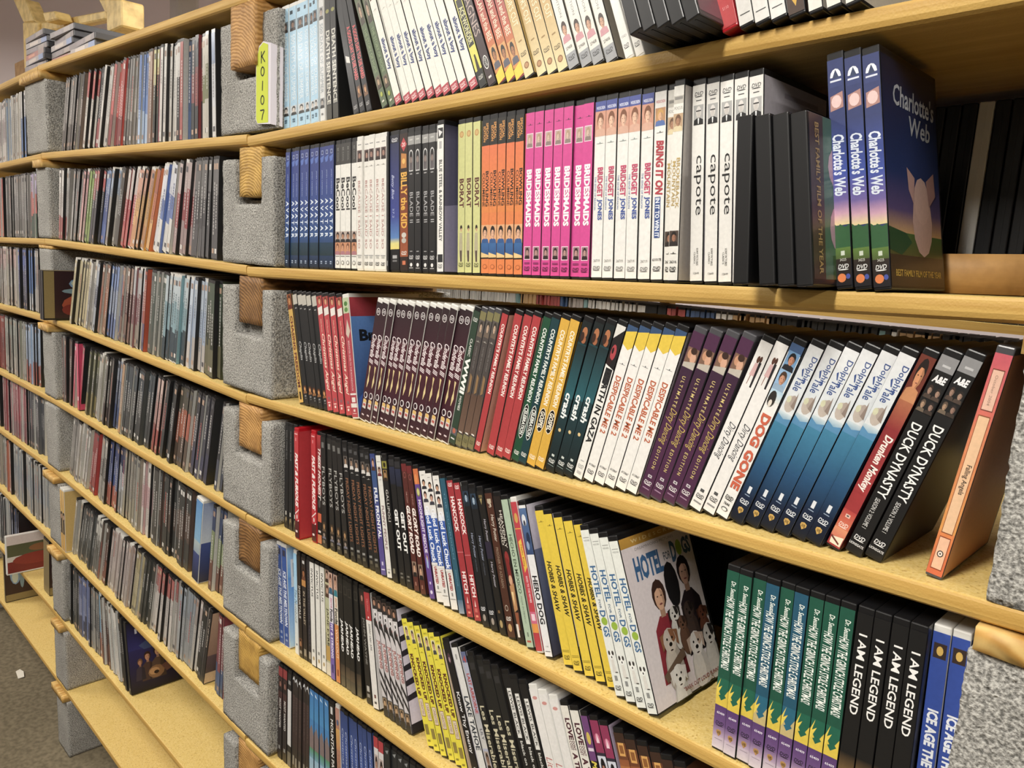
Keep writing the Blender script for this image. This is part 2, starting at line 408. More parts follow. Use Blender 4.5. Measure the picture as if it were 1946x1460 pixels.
class Print:
    """collects coloured polygons on a flat panel; place(u, t, layer) -> point"""
    def __init__(self): self.v = []; self.f = []; self.c = []
    def add(self, pts, cols):
        b = len(self.v); self.v += pts; self.c += cols; self.f.append(tuple(range(b, b+len(pts))))
    def mesh(self, name): return mesh_from(self.v, self.f, name, self.c)

def draw(items, place, art, ink, aspect, layer0=1):
    """aspect = panel width / height, so that round marks stay round"""
    L = [layer0]
    def poly(pts, c, tgt=None):
        L[0] += 1; cl = lin(c)
        (tgt or art).add([place(min(1, max(0, u)), min(1, max(0, t)), L[0]) for u, t in pts], [cl]*len(pts))
    def ell(u, t, ru, rt, c, n=12, a0=0, a1=2*math.pi):
        poly([(u+ru*math.cos(a0+(a1-a0)*i/n), t-rt*math.sin(a0+(a1-a0)*i/n)) for i in range(n + (0 if a1-a0 > 6 else 1))], c)
    def text(s, fn, c, bold, shear):
        L[0] += 1; v, f = text_geo(s, bold, shear); b = len(ink.v); cl = lin(c)
        ink.v += [place(*fn(x, y), L[0]) for x, y in v]; ink.c += [cl]*len(v)
        ink.f += [tuple(b+i for i in q) for q in f]
    for it in items:
        k = it[0]
        if k == 'B':
            t0, t1, c = it[1:4]; c2 = it[4] if len(it) > 4 else c
            L[0] += 1; a, b = lin(c), lin(c2)
            art.add([place(0, t0, L[0]), place(0, t1, L[0]), place(1, t1, L[0]), place(1, t0, L[0])], [a, b, b, a])
        elif k == 'R':
            u0, u1, t0, t1, c = it[1:6]; poly([(u0, t0), (u0, t1), (u1, t1), (u1, t0)], c)
        elif k == 'E': ell(*it[1:6])
        elif k == 'P': poly(it[1], it[2])
        elif k == 'T':
            s, t0, t1, u0, u1, c = it[1:7]; bold = it[7] if len(it) > 7 else 0; sh = it[8] if len(it) > 8 else 0
            text(s, lambda x, y: (u0+(u1-u0)*y, t0+(t1-t0)*x), c, bold, sh)
        elif k == 'H':
            s, u0, u1, t0, t1, c = it[1:7]; bold = it[7] if len(it) > 7 else 0; sh = it[8] if len(it) > 8 else 0
            text(s, lambda x, y: (u0+(u1-u0)*x, t1+(t0-t1)*y), c, bold, sh)
        elif k == 'D':
            t, c = it[1:3]; w = .34
            text('DVD', lambda x, y: (.5-w+2*w*x, t+.009-.02*y), c, 1, .25)
            ell(.5, t+.0135, .33, .0028, c, 10)
        elif k == 'F':
            t0, t1, bg, skin, hair = it[1:6]; cl = it[6] if len(it) > 6 else hair; u0, u1 = (it[7], it[8]) if len(it) > 8 else (.08, .92)
            h = t1-t0; w = u1-u0; um = (u0+u1)/2
            poly([(u0, t0), (u0, t1), (u1, t1), (u1, t0)], bg)
            poly([(u0, t1), (u0+.1*w, t0+.74*h), (um, t0+.66*h), (u1-.1*w, t0+.74*h), (u1, t1)], cl)
            ell(um, t0+.36*h, .31*w, .31*h, hair); ell(um+.02*w, t0+.45*h, .24*w, .27*h, skin)
            sk = tuple(q*.62 for q in lin(skin)[:3])+(1,)
            poly([(um+.02*w, t0+.2*h), (um+.2*w, t0+.28*h), (um+.26*w, t0+.46*h), (um+.18*w, t0+.64*h), (um+.06*w, t0+.71*h), (um+.12*w, t0+.5*h)], sk)
            poly([(um-.24*w, t0+.42*h), (um-.2*w, t0+.18*h), (um+.05*w, t0+.1*h), (um+.26*w, t0+.2*h), (um+.27*w, t0+.38*h), (um+.1*w, t0+.26*h), (um-.1*w, t0+.25*h)], hair)
            ell(um-.08*w, t0+.42*h, .045*w, .014*h, hair, 6); ell(um+.12*w, t0+.42*h, .045*w, .014*h, hair, 6)
            ell(um+.03*w, t0+.585*h, .07*w, .013*h, '#7a3a34', 6)
        elif k == 'W':
            t, c = it[1:3]
            poly([(.3, t-.014), (.5, t-.020), (.7, t-.014), (.72, t), (.5, t+.02), (.28, t)], c)
            text('WB', lambda x, y: (.36+.28*x, t+.008-.018*y), '#2a2014', 1, 0)
        elif k == 'U':
            t, c = it[1:3]; ell(.5, t, .34, .0016, c, 8); ell(.52, t-.004, .06, .005, c, 6)
        elif k == 'O':   # small rating box
            t, c = it[1:3]; poly([(.33, t-.009), (.33, t+.009), (.67, t+.009), (.67, t-.009)], c)
            ell(.5, t, .1, .0045, '#555555', 8)

CW, CH, CD = .0134, .1812, .129
HT = .5*.0142
def body_mesh():
    bm = bmesh.new(); bm_box(bm, -HT, HT, .0003, .1355, 0, .190, .0013, 2)
    # seam and thumb notch on the opening edge
    bm_box(bm, -.0007, .0007, .1352, .1359, .004, .186)
    return bm_mesh(bm, 'case_shell', False)
BODY_ME = {}
for kx, mt in BODY.items():
    me = body_mesh(); me.materials.append(mt); BODY_ME[kx] = me
_sleeve = {}
def sleeve_meshes(key):
    if key in _sleeve: return _sleeve[key]
    bd, cv, desc, base, items = TITLES[key]
    art = Print(); ink = Print()
    e = 2.2e-5
    sp = lambda u, t, L: (-CW/2+u*CW, -.0001-L*e, .1840-t*CH)
    rt = lambda u, t, L: (HT+.0001+L*e, .0012+u*CD, .1840-t*CH)
    # paper wrapped round spine, front and back, a little proud of the shell
    bl = lin(base); cl = lin(cv)
    art.add([sp(0, 0, 1), sp(0, 1, 1), sp(1, 1, 1), sp(1, 0, 1)], [bl]*4)
    art.add([rt(0, 0, 1), rt(0, 1, 1), rt(1, 1, 1), rt(1, 0, 1)], [cl]*4)
    lf = lambda u, t: (-HT-.0001, .0012+u*CD, .1840-t*CH)
    art.add([lf(0, 0), lf(1, 0), lf(1, 1), lf(0, 1)], [cl]*4)
    draw(items, sp, art, ink, CW/CH)
    if key in COVERS: draw(COVERS[key], rt, art, ink, CD/CH)
    _sleeve[key] = (art.mesh('sleeve'), ink.mesh('lettering') if ink.v else None)
    _sleeve[key][0].materials.append(M_PRINT)
    if _sleeve[key][1]: _sleeve[key][1].materials.append(M_INK)
    return _sleeve[key]
def dvd(key, loc, rot, thick, label, group, name='dvd_case', cat='DVD'):
    bd = TITLES[key][0]
    e = empty(name, loc, rot); e.scale = (thick/.0142, 1, 1)
    tag(e, label, cat, group)
    link(bpy.data.objects.new('case_shell', BODY_ME[bd]), e)
    if key not in BARE:
        a, i = sleeve_meshes(key)
        s = link(bpy.data.objects.new('sleeve', a), e)
        if i: link(bpy.data.objects.new('lettering', i), s)['kind'] = 'stuff'
    return e

K, WH, LG = '#1a1a1c', '#e4e2da', '#b9b7b0'
SK, HB, HD = '#c99a7c', '#5a3a26', '#241c1a'
BARE = {'bare', 'barew'}
TITLES = {
'bare': ('k', K, 'bare black', K, []), 'barew': ('w', WH, 'bare white', WH, []),
# ---- top row
'days': ('w', '#a8cde4', 'light blue DVD case with faint white lettering', '#a4cae2', [('R', .1, .5, .03, .06, '#33424e'), ('F', .11, .2, '#5a6a76', '#8a6a58', '#2c2220'), ('T', '500 DAYS OF SUMMER', .23, .78, .22, .8, '#e6f1f8'), ('F', .82, .9, '#c8ccd0', '#d8d0c8', '#383838'), ('R', .3, .65, .93, .945, '#4a6a80'), ('R', .3, .65, .95, .96, '#4a6a80')]),
'daysw': ('w', '#d8dadb', 'greyish white DVD case with outlined lettering', '#d4d6d6', [('F', .1, .2, '#a9a9ab', '#b8a8a0', '#4a4a4a'), ('T', '500 DAYS OF SUMMER', .23, .78, .22, .8, '#8f9aa2'), ('F', .82, .9, '#8a8c90', '#b8b0a8', '#282828'), ('R', .3, .65, .94, .955, '#777777')]),
'death': ('k', '#1c1c1c', 'black DVD case with blocky pale lettering', '#232221', [('E', .5, .15, .32, .016, '#8c8a3e'), ('T', 'DEATH SENTENCE', .3, .88, .16, .86, '#c9c7bd', 2), ('B', .89, 1, '#3a382f')]),
'darkx': ('k', '#1d1b1b', 'dark tilted DVD case with a white patch', '#2c2c2f', [('P', [(.2, .52), (.2, .575), (.85, .60), (.85, .55)], '#d8d6d0'), ('D', .95, '#b0b0b0')]),
'hard': ('k', '#241d1a', 'black DVD case with red bold lettering', '#212024', [('T', 'A GOOD DAY TO DIE HARD', .3, .74, .16, .86, '#d03a3e', 2), ('F', .79, .88, '#4a3020', '#cc9460', '#7a5230'), ('D', .94, '#b5b5b5')]),
'olive': ('k', '#3a4430', 'mossy green DVD case with small portrait', '#5a6a4c', [('F', .1, .3, '#6a6a56', '#b89a80', '#4a4238'), ('T', 'THE STORY OF HOME', .34, .72, .3, .72, '#8fa577'), ('F', .75, .85, '#6a5c48', '#b89a78', '#4a3a2c'), ('E', .5, .9, .2, .02, '#a8b040'), ('R', .3, .7, .95, .965, '#d0d0c0')]),
'boy': ('k', '#dcdbd3', 'white DVD case with navy lowercase lettering', '#e6e5dd', [('F', .04, .13, '#d8c8b8', SK, HB), ('U', .22, '#b9b5ad'), ('T', 'about a boy', .46, .72, .14, .86, '#2b3f7e', 2), ('B', .935, 1, '#ad2b3e'), ('H', 'DVD', .12, .8, .95, .968, '#f0e0e0', 1, .2), ('R', .15, .8, .973, .979, '#f0e0e0')]),
'ace': ('k', '#8a8230', 'yellow and black DVD case with pale lettering', '#d8d458', [('B', .0, .3, '#2c2c22'), ('R', .1, .9, .34, .7, '#2c2c26'), ('T', 'ACE WONDER', .4, .68, .2, .85, '#e2dea8', 1), ('P', [(.4, .78), (.25, .9), (.75, .9), (.62, .78)], '#3a2c22'), ('E', .5, .775, .12, .012, '#3a2c22'), ('B', .88, 1, '#1f1f1d'), ('D', .93, '#c8c8c0')]),
'agnes': ('k', '#3a2c30', 'dark brown DVD case with thin lettering', '#3c2b2e', [('T', 'AGNES', .35, .64, .1, .9, '#b8a49c'), ('E', .5, .84, .32, .05, '#e6e4e0'), ('E', .5, .84, .26, .042, '#232022'), ('T', 'MAGNET', .81, .87, .38, .64, '#e6e4e0'), ('R', .3, .7, .94, .955, '#d8d4d0')]),
'akeelah': ('k', '#8a3528', 'maroon and orange DVD case with pale lettering', '#8a2430', [('B', .3, .62, '#8f2733', '#b8502e'), ('B', .62, .92, '#b8502e', '#d08a3a'), ('T', 'AKEELAH and the BEE', .3, .70, .25, .8, '#ecd8c0', 1), ('F', .74, .9, '#d09a58', '#a87048', '#2a2220', '#5a5a68'), ('P', [(0, .93), (0, 1), (1, .985), (1, .90)], '#e8c722')]),
'direct': ('k', '#b89a58', 'golden tan DVD case with pale lettering', '#c2a060', [('B', .55, 1, '#c2a060', '#e2d2a2'), ('T', "DIRECTOR'S CUT", .3, .66, .25, .8, '#f2e6c4'), ('R', .3, .7, .76, .77, '#9a7a40'), ('D', .85, '#4a3a24'), ('E', .5, .93, .28, .022, '#8a5c34'), ('E', .5, .93, .2, .015, '#b88a5a')]),
'manw': ('k', '#8a8478', 'white DVD case with a pink shirted portrait', '#e2e0d8', [('R', .12, .88, .3, .5, '#3a3a3a'), ('R', .2, .8, .31, .49, '#e6e4dc'), ('T', 'BAKED', .33, .47, .28, .72, '#3a3a3a', 1), ('T', 'EDITION', .53, .68, .4, .62, '#8a8884'), ('F', .70, .84, '#e2e0d8', SK, '#3a2a22', '#c98f98'), ('H', '27458', .2, .8, .868, .885, '#5a5854'), ('B', .91, 1, '#9a9da2'), ('D', .94, '#2c2c2e')]),
'thinw': ('w', '#d8d6d0', 'narrow white DVD case half hidden by black cases', '#e4e3de', [('H', '15421', .2, .8, .87, .885, '#777777'), ('D', .935, '#2c2c2e')]),
'redth': ('r', '#a02028', 'red DVD case with cut off lettering', '#b5262c', [('T', 'BIRTH', .42, .66, .3, .75, '#e8b8b4', 1), ('R', .15, .85, .76, .84, '#6a4a44'), ('E', .5, .8, .25, .025, '#c89a80'), ('H', '5110', .3, .7, .9, .915, '#e0a0a0')]),
'whdvd': ('k', '#d8d6d2', 'plain white DVD case with small logo', '#e0dfdb', [('D', .83, '#3c3c3e'), ('R', .15, .85, .95, .955, '#4a4a4a')]),
'goldfig': ('k', '#3a2c26', 'brown DVD case with golden figure', '#4a3a32', [('P', [(.1, .8), (.6, .72), (.9, .86), (.5, .97), (.2, .92)], '#caa030'), ('R', .0, 1, .66, .69, '#8a5a3a')]),
'nuts': ('k', '#d0ccc4', 'cream DVD case with red cut off lettering', '#dedbd3', [('T', 'NUTS', .5, .76, .25, .8, '#b03a40'), ('H', 'NUTS', .15, .85, .82, .85, '#b0505a', 1), ('R', .2, .8, .88, .89, '#b0505a')]),
# ---- second row
'avatar': ('k', '#101f4a', 'deep blue DVD case with white spaced lettering', '#17224e', [('B', .0, .3, '#22357c', '#1f3a86'), ('B', .3, .72, '#1f3a86', '#16457e'), ('B', .72, 1, '#16457e', '#0d2030'), ('R', .3, .75, .03, .065, '#8f9cc4'), ('R', .38, .67, .036, .059, '#26336a'), ('P', [(.1, .09), (.9, .07), (.7, .12), (.3, .13)], '#4a6ab8'), ('T', 'JAMES CAMERON', .19, .39, .42, .62, '#a9bbe0'), ('T', 'A V A T A R', .425, .745, .22, .84, '#e6f0fa', 1), ('B', .79, .9, '#10364f', '#0c2c34'), ('R', .3, .65, .945, .955, '#9fb0c8'), ('R', .3, .65, .962, .969, '#9fb0c8')]),
'becool': ('k', '#d8d6d0', 'white DVD case with bold black lettering and portraits', '#e2e1db', [('B', .0, .165, '#3b3a38'), ('T', 'BE COOL', .03, .14, .35, .6, '#8a8a86'), ('T', 'BeCool', .27, .53, .12, .88, '#232323', 2), ('F', .70, .79, '#b9a9a0', '#b88668', '#2a2020', '#1d1d22', 0, 1), ('F', .79, .89, '#c98a60', '#cc9470', '#7a4a30', '#a8707a', 0, 1), ('R', .1, .9, .9, .905, '#777'+'777'), ('E', .5, .955, .3, .018, '#77756f'), ('E', .5, .955, .2, .012, '#e2e1db')]),
'because': ('w', '#dcdad4', 'white DVD case with thin red lettering', '#e3e1da', [('R', .2, .8, .03, .037, '#888888'), ('F', .075, .165, '#5a4442', '#a88070', '#2a1c1a'), ('U', .205, '#8a8680'), ('T', 'BECAUSE I SAID SO', .31, .84, .25, .62, '#b5807c'), ('T', 'a comedy about love', .4, .75, .7, .85, '#9a9a96'), ('R', .1, .9, .89, .896, '#999999'), ('R', .25, .75, .9, .915, '#b5b5b0'), ('D', .955, '#3a3a3c')]),
'thind': ('k', K, 'very thin dark DVD case', '#2a2a2c', [('R', .3, .7, .93, .97, '#9a9a9a')]),
'betty': ('k', '#1d2140', 'dark blue DVD case fading to yellow', '#232a52', [('B', .0, .06, '#1a1d30'), ('D', .035, '#d8d8dc'), ('B', .06, .6, '#20264c', '#2c3c8e'), ('B', .6, .76, '#2c3c8e', '#4a7ab8'), ('B', .76, .8, '#4a7ab8', '#d8cf80'), ('B', .8, .845, '#d8cf80', '#e2cf6a'), ('B', .845, 1, '#131316'), ('T', 'Betty Blue', .29, .47, .1, .45, '#c8d0ec', 0, .4), ('T', '37.2', .54, .61, .25, .45, '#a8b4dc'), ('R', .25, .75, .89, .915, '#a8a8aa'), ('R', .25, .75, .925, .94, '#6a6a6c')]),
'billy': ('k', '#3a1d10', 'dark DVD case with yellow lettering and red diamond', '#2c1a14', [('B', .38, .9, '#6a2a10', '#9a4a1c'), ('P', [(.5, .03), (.1, .08), (.5, .13), (.9, .08)], '#b82c34'), ('H', '20', .3, .7, .065, .095, '#f0d8d8', 1), ('P', [(.2, .14), (.85, .15), (.85, .25), (.15, .25)], '#b87828'), ('E', .5, .2, .2, .02, '#e0b050'), ('T', 'BILLY the KID', .28, .69, .14, .9, '#e0a82c', 2), ('E', .5, .74, .3, .02, '#c8c4bc'), ('E', .5, .78, .3, .02, '#b8b4ac'), ('D', .87, '#e6e0d8'), ('R', .3, .7, .93, .96, '#c86a40')]),
'blade': ('k', '#161618', 'black DVD case with silver lettering and framed figure', '#1e1e20', [('B', .03, .09, '#9a9a98'), ('R', .25, .75, .05, .06, '#c0c0bc'), ('E', .5, .16, .32, .035, '#c9c9c9'), ('E', .5, .165, .24, .03, '#1e1e20'), ('R', .18, .82, .165, .28, '#c9c9c9'), ('R', .25, .75, .165, .272, '#2c2426'), ('E', .5, .2, .17, .025, '#8a7a74'), ('P', [(.35, .27), (.4, .22), (.6, .22), (.65, .27)], '#6a6468'), ('R', .3, .7, .295, .302, '#b0b0b0'), ('T', 'BLADE II', .43, .65, .3, .8, '#b9b9bb'), ('R', .3, .7, .855, .862, '#9a9a9a'), ('D', .9, '#dcdcdc'), ('E', .5, .957, .2, .014, '#e0e0e0'), ('R', .2, .8, .978, .983, '#bdbdbd')]),
'bluesteel': ('k', '#5a5872', 'white DVD case with black capitals and grey cover', '#e6e5e0', [('R', .1, .9, .02, .09, '#2a2a2c'), ('P', [(.2, .03), (.8, .05), (.3, .08)], '#e0e0e0'), ('R', .3, .7, .11, .16, '#b0b0b0'), ('T', 'BLUE STEEL & RAINBOW VALLEY', .235, .79, .28, .78, '#1d1d1f', 1), ('R', .1, .9, .88, .935, '#2c2c2e'), ('D', .96, '#2c2c2e')]),
'borat': ('k', '#a8a868', 'pale yellow green DVD case with dark red lettering', '#c9ca86', [('E', .5, .07, .3, .022, '#b8884a'), ('E', .5, .07, .2, .015, '#c9a868'), ('T', 'BORAT', .365, .56, .22, .86, '#5a2420', 2), ('E', .5, .695, .16, .018, '#2a201c'), ('E', .52, .71, .1, .012, SK), ('P', [(.3, .73), (.2, .85), (.4, .93), (.62, .93), (.72, .84), (.66, .73)], '#b0a888'), ('P', [(.36, .85), (.4, .925), (.6, .925), (.6, .85)], '#4a3a34'), ('D', .945, '#3a3a2a')]),
'bowling': ('k', '#c86a28', 'orange and black DVD case with black lettering', '#d8742a', [('B', .0, .165, '#24221f'), ('T', 'SPECIAL', .02, .13, .55, .85, '#e09a3a', 1), ('T', 'EDITION', .04, .14, .2, .5, '#e09a3a', 1), ('B', .165, .6, '#d9672c', '#d87a26'), ('T', 'BOWLING', .33, .56, .52, .92, '#191410', 2), ('T', 'COLUMBINE', .34, .56, .1, .45, '#2a1c12', 1), ('F', .68, .81, '#d8a070', '#d8a888', '#221c1c', '#22508a', 0, 1), ('B', .80, .89, '#25609c', '#1e4a80'), ('P', [(0, .86), (1, .88), (1, .9), (0, .9)], '#e0c080'), ('B', .895, .903, '#1a1512'), ('E', .5, .955, .3, .016, '#b05a20'), ('E', .5, .955, .2, .01, '#d8742a')]),
'brides': ('k', '#b02a78', 'magenta DVD case with bold white lettering', '#cc2a88', [('U', .075, '#5a1a48'), ('R', .12, .88, .125, .215, '#e8c8d8'), ('F', .13, .21, '#b8a098', '#d0b4a4', '#b09478', '#8a7a74', .17, .83), ('T', 'BRIDESMAIDS', .345, .70, .22, .84, '#f4eef0', 3), ('R', .14, .86, .82, .905, '#e8c8d8'), ('F', .825, .90, '#8a6a70', '#b89088', '#2c1c1e', '#2c1c1e', .2, .82), ('R', .2, .8, .92, .932, '#8a1c60'), ('D', .958, '#5a1240')]),
'bridget': ('k', '#dcdad6', 'white DVD case with pink and blue lettering', '#e2e1dd', [('B', .0, .055, '#3f4c94'), ('H', 'WIDESCREEN', .1, .9, .028, .045, '#dfe3f2', 1), ('R', .0, 1, .055, .195, '#c98a72'), ('F', .055, .195, '#c99078', '#e0b498', '#7a4a30', '#cfa28c', 0, 1), ('U', .235, '#8f9a98'), ('T', 'BRIDGET', .37, .54, .36, .88, '#bb2a5c', 2), ('T', 'JONES', .55, .67, .36, .88, '#2c4a9a', 2), ('T', 'THE EDGE OF REASON', .42, .61, .1, .26, '#6a82b0'), ('H', '26719', .2, .8, .895, .91, '#8a8a86'), ('D', .945, '#7c7c7c')]),
'bring': ('k', '#d8d4d0', 'white DVD case with red slanted lettering', '#e4e2de', [('H', 'WIDESCREEN', .1, .9, .045, .06, '#b5404c', 1), ('F', .085, .18, '#b8885c', '#d8a880', '#c89a50', '#4a6aa8', .05, .95), ('U', .215, '#6a6a68'), ('T', 'BRING IT ON', .255, .545, .2, .88, '#ac2436', 3, .15), ('R', .2, .7, .555, .775, '#2c4a88'), ('T', 'IN IT TO WIN IT', .56, .77, .26, .64, '#eaeef4', 2), ('H', '6310178', .1, .9, .885, .90, '#4a4a48', 1), ('D', .94, '#232325')]),
'broke': ('k', '#c4beb8', 'white DVD case with gold double line lettering', '#e0ded7', [('B', .05, .09, '#bdb9b0'), ('R', .1, .9, .055, .07, '#8a8884'), ('H', 'FOCUS', .1, .9, .105, .12, '#77756f'), ('F', .14, .23, '#b89a78', '#a87a5c', '#6a4a34', '#d8c8a0', .02, .98), ('T', 'BROKEBACK', .365, .625, .5, .86, '#b59a58', 1), ('T', 'MOUNTAIN', .38, .61, .1, .44, '#b59a58', 1), ('F', .74, .82, '#4a3c34', '#9a6a50', '#1c1614', '#2a2422', .04, .96), ('U', .86, '#4a4a48'), ('H', '26316', .15, .85, .895, .91, '#3a3a3a', 1), ('D', .94, '#232325')]),
'capote': ('k', '#c9c3cc', 'white DVD case with black typewriter lettering', '#e3e1dc', [('D', .045, '#2a2a2c'), ('R', .28, .72, .075, .08, '#4a4a4a'), ('R', .1, .9, .1, .2, '#a9a9a8'), ('E', .5, .136, .2, .03, '#d8d4d0'), ('E', .5, .145, .15, .022, '#c2bdb8'), ('R', .3, .7, .127, .133, '#2a2a2c'), ('P', [(.12, .2), (.15, .175), (.4, .165), (.6, .165), (.86, .175), (.88, .2)], '#1d1d1f'), ('P', [(.44, .167), (.56, .167), (.53, .195), (.47, .195)], '#e8e8e8'), ('T', 'capote', .355, .66, .2, .86, '#1d1d1f', 0), ('T', 'SONY PICTURES', .83, .92, .5, .66, '#4a4a48'), ('T', 'CLASSICS', .85, .91, .3, .44, '#4a4a48'), ('H', '12649', .3, .75, .955, .966, '#4a4a48')]),
'charl': ('k', '#14203c', 'dark blue DVD case with silver curly lettering', '#273468', [('E', .5, .075, .34, .034, '#e8eaee'), ('R', .1, .9, .078, .12, '#2c3a70'), ('P', [(.5, .045), (.28, .083), (.72, .083)], '#2c3a5c'), ('R', .15, .85, .09, .098, '#cfd5e2'), ('P', [(.12, .16), (.9, .145), (.92, .215), (.1, .225)], '#a87c74'), ('E', .5, .185, .32, .028, '#dcbcb8'), ('B', .26, .5, '#273468', '#2a46a0'), ('B', .5, .62, '#2a46a0', '#6a5a9c'), ('B', .62, .68, '#6a5a9c', '#c89ab0'), ('B', .68, .73, '#c89ab0', '#e0cc90'), ('T', "Charlotte's Web", .33, .60, .14, .9, '#d9e2f0', 2, .2), ('P', [(0, .72), (.25, .735), (.4, .725), (.7, .74), (1, .73), (1, .83), (0, .83)], '#2c5a34'), ('B', .83, .88, '#5a7a30', '#4a5a2a'), ('B', .88, 1, '#2c221a', '#14121a'), ('R', .38, .62, .845, .865, '#c8d0c0'), ('H', '34225', .3, .7, .878, .89, '#d8d8d0'), ('D', .915, '#e2e2e0'), ('E', .38, .965, .27, .02, '#d8732a'), ('E', .78, .96, .14, .012, '#3a4a9c')]),
# ---- third row
'chasing': ('k', '#8a6a30', 'golden DVD case with maroon lettering', '#caa24a', [('F', .0, .14, '#8a4a24', '#c98a50', '#4a2414', '#6a2c18', 0, 1), ('T', 'CHASING FREEDOM', .2, .86, .2, .8, '#6a2a20', 2), ('R', .3, .7, .9, .97, '#3a2a14')]),
'chaplin': ('k', '#161618', 'black DVD case with white script and orange portrait', '#1c1e20', [('B', .0, .09, '#b9b5aa'), ('R', .3, .7, .12, .13, '#9a9a98'), ('T', 'Chaplin', .43, .6, .2, .85, '#c9cbcc', 0, .35), ('F', .83, .905, '#2c1a10', '#d89a58', '#6a3a1c', '#8a5a2c', .1, .95), ('R', .35, .7, .92, .935, '#8a8a8a'), ('R', .35, .7, .945, .955, '#6a6a6a')]),
'angel': ('k', '#8a1c24', 'red DVD case with cream script lettering', '#b5303a', [('F', .0, .1, '#a03a30', '#d8a078', '#6a3018', '#b5303a', .1, .95), ('P', [(.1, .1), (.95, .09), (.95, .155), (.1, .165)], '#e0dcd6'), ('T', 'Debbie Macomber', .2, .32, .38, .6, '#e8c8b0', 0, .3), ('T', 'Christmas Angel', .33, .83, .2, .88, '#f0dcc8', 1, .35), ('R', .35, .7, .88, .905, '#8a5a60'), ('R', .25, .75, .925, .935, '#e8c0b8'), ('R', .35, .65, .945, .965, '#e6d2cc')]),
'brew': ('w', '#2a4a86', 'red and white DVD case with a blue cartoon cover', '#a83040', [('B', .0, .13, '#b9c4a0'), ('E', .5, .05, .3, .02, '#4a7a3a'), ('E', .5, .1, .3, .02, '#5a8a44'), ('P', [(.5, .18), (.15, .3), (.5, .34), (.9, .28)], '#c8b8a8'), ('T', 'BREWSTER GOES TO THE ROUNDHOUSE', .36, .78, .36, .62, '#e8c8c8'), ('B', .8, .815, '#e0d8d4'), ('R', .2, .8, .835, .875, '#e0d8d4'), ('B', .885, .92, '#dcd6d0'), ('R', .35, .65, .935, .955, '#e0c8c4'), ('R', .2, .8, .968, .973, '#e0c8c4')]),
'cinder': ('w', '#2c1a22', 'dark plum DVD case with white script lettering', '#3a1c26', [('B', .0, .3, '#2c1c22', '#3a1a26'), ('B', .3, .8, '#4a1826', '#3c1624'), ('E', .5, .075, .34, .03, '#d8d2d2'), ('E', .5, .075, .27, .024, '#2c1c22'), ('H', 'DVD', .3, .72, .063, .086, '#e0dada', 1, .2), ('T', 'Cinderella III', .265, .51, .16, .9, '#ece2e4', 1, .25), ('P', [(.35, .53), (.62, .535), (.55, .6), (.68, .66), (.45, .72), (.4, .72), (.36, .66), (.48, .6)], '#d8c48a'), ('E', .5, .785, .32, .028, '#ded8d8'), ('E', .46, .785, .22, .02, '#2c1620'), ('R', .2, .8, .825, .9, '#cfc8c2'), ('P', [(.3, .82), (.7, .82), (.8, .85), (.2, .85)], '#d8b060'), ('R', .3, .7, .86, .88, '#b04a44'), ('R', .3, .7, .95, .962, '#d8c8cc')]),
'ww2': ('k', '#1f2c24', 'dark green DVD case with bold white lettering', '#2c4032', [('D', .06, '#d8d8d4'), ('T', 'CLASSIC', .2, .33, .35, .7, '#dcdcd6', 1), ('T', 'WWII', .34, .61, .15, .9, '#eeeeea', 3), ('T', 'MOVIES', .63, .74, .35, .7, '#dcdcd6', 1), ('B', .88, .93, '#5a5a60'), ('E', .5, .9, .25, .02, '#b05a44'), ('R', .2, .8, .955, .965, '#d0d0d0')]),
'brown3': ('g', '#5a5448', 'smoky brown DVD case with a statue face', '#4a4442', [('B', .0, .06, '#7a744c'), ('F', .06, .18, '#5a5450', '#c0a48c', '#3a342e', '#6a5c50', .1, .95), ('U', .215, '#b9b5ac'), ('T', 'UNITED 93 STORY', .25, .42, .4, .6, '#8a8684'), ('P', [(.3, .45), (.7, .47), (.75, .58), (.35, .6)], '#8a6c48'), ('B', .6, .9, '#5a4438', '#6a5244'), ('R', .25, .75, .89, .9, '#e0dcd4'), ('B', .91, 1, '#77714c'), ('D', .95, '#4a4630')]),
'cfr_red': ('k', '#d8a494', 'red DVD case with white lettering', '#a8262c', [('B', .0, .5, '#a8242a', '#a0262c'), ('T', "COUNTRY'S FAMILY REUNION", .07, .57, .3, .8, '#f0e6e0', 2), ('D', .945, '#f0e6e0')]),
'cfr_green': ('k', '#123a28', 'green DVD case with white lettering and black oval', '#174a32', [('T', "COUNTRY'S FAMILY REUNION", .07, .575, .3, .8, '#e8ece6', 2), ('E', .5, .715, .44, .125, '#e8ece6'), ('E', .5, .715, .38, .119, '#0d100e'), ('T', 'CELEBRATION', .62, .81, .28, .74, '#e8ece6', 2), ('D', .94, '#e8ece6')]),
'cfr_teal': ('k', '#0f3038', 'dark teal DVD case with white lettering and oval', '#133a40', [('T', "COUNTRY'S FAMILY REUNION", .07, .575, .3, .8, '#e8ece6', 2), ('E', .5, .715, .44, .125, '#e8ece6'), ('E', .5, .715, .38, .119, '#0d100e'), ('T', 'CELEBRATION', .62, .81, .28, .74, '#e8ece6', 2), ('D', .94, '#e8ece6')]),
'cfr_yel': ('k', '#b88a1c', 'yellow DVD case with white lettering and black oval', '#d0a01e', [('T', "COUNTRY'S FAMILY REUNION", .07, .575, .3, .8, '#f2ead8', 2), ('E', .5, .68, .44, .085, '#f2ead8'), ('E', .5, .68, .39, .08, '#141210'), ('T', 'GOSPEL', .62, .74, .26, .76, '#f2ead8', 2), ('D', .94, '#f2ead8')]),
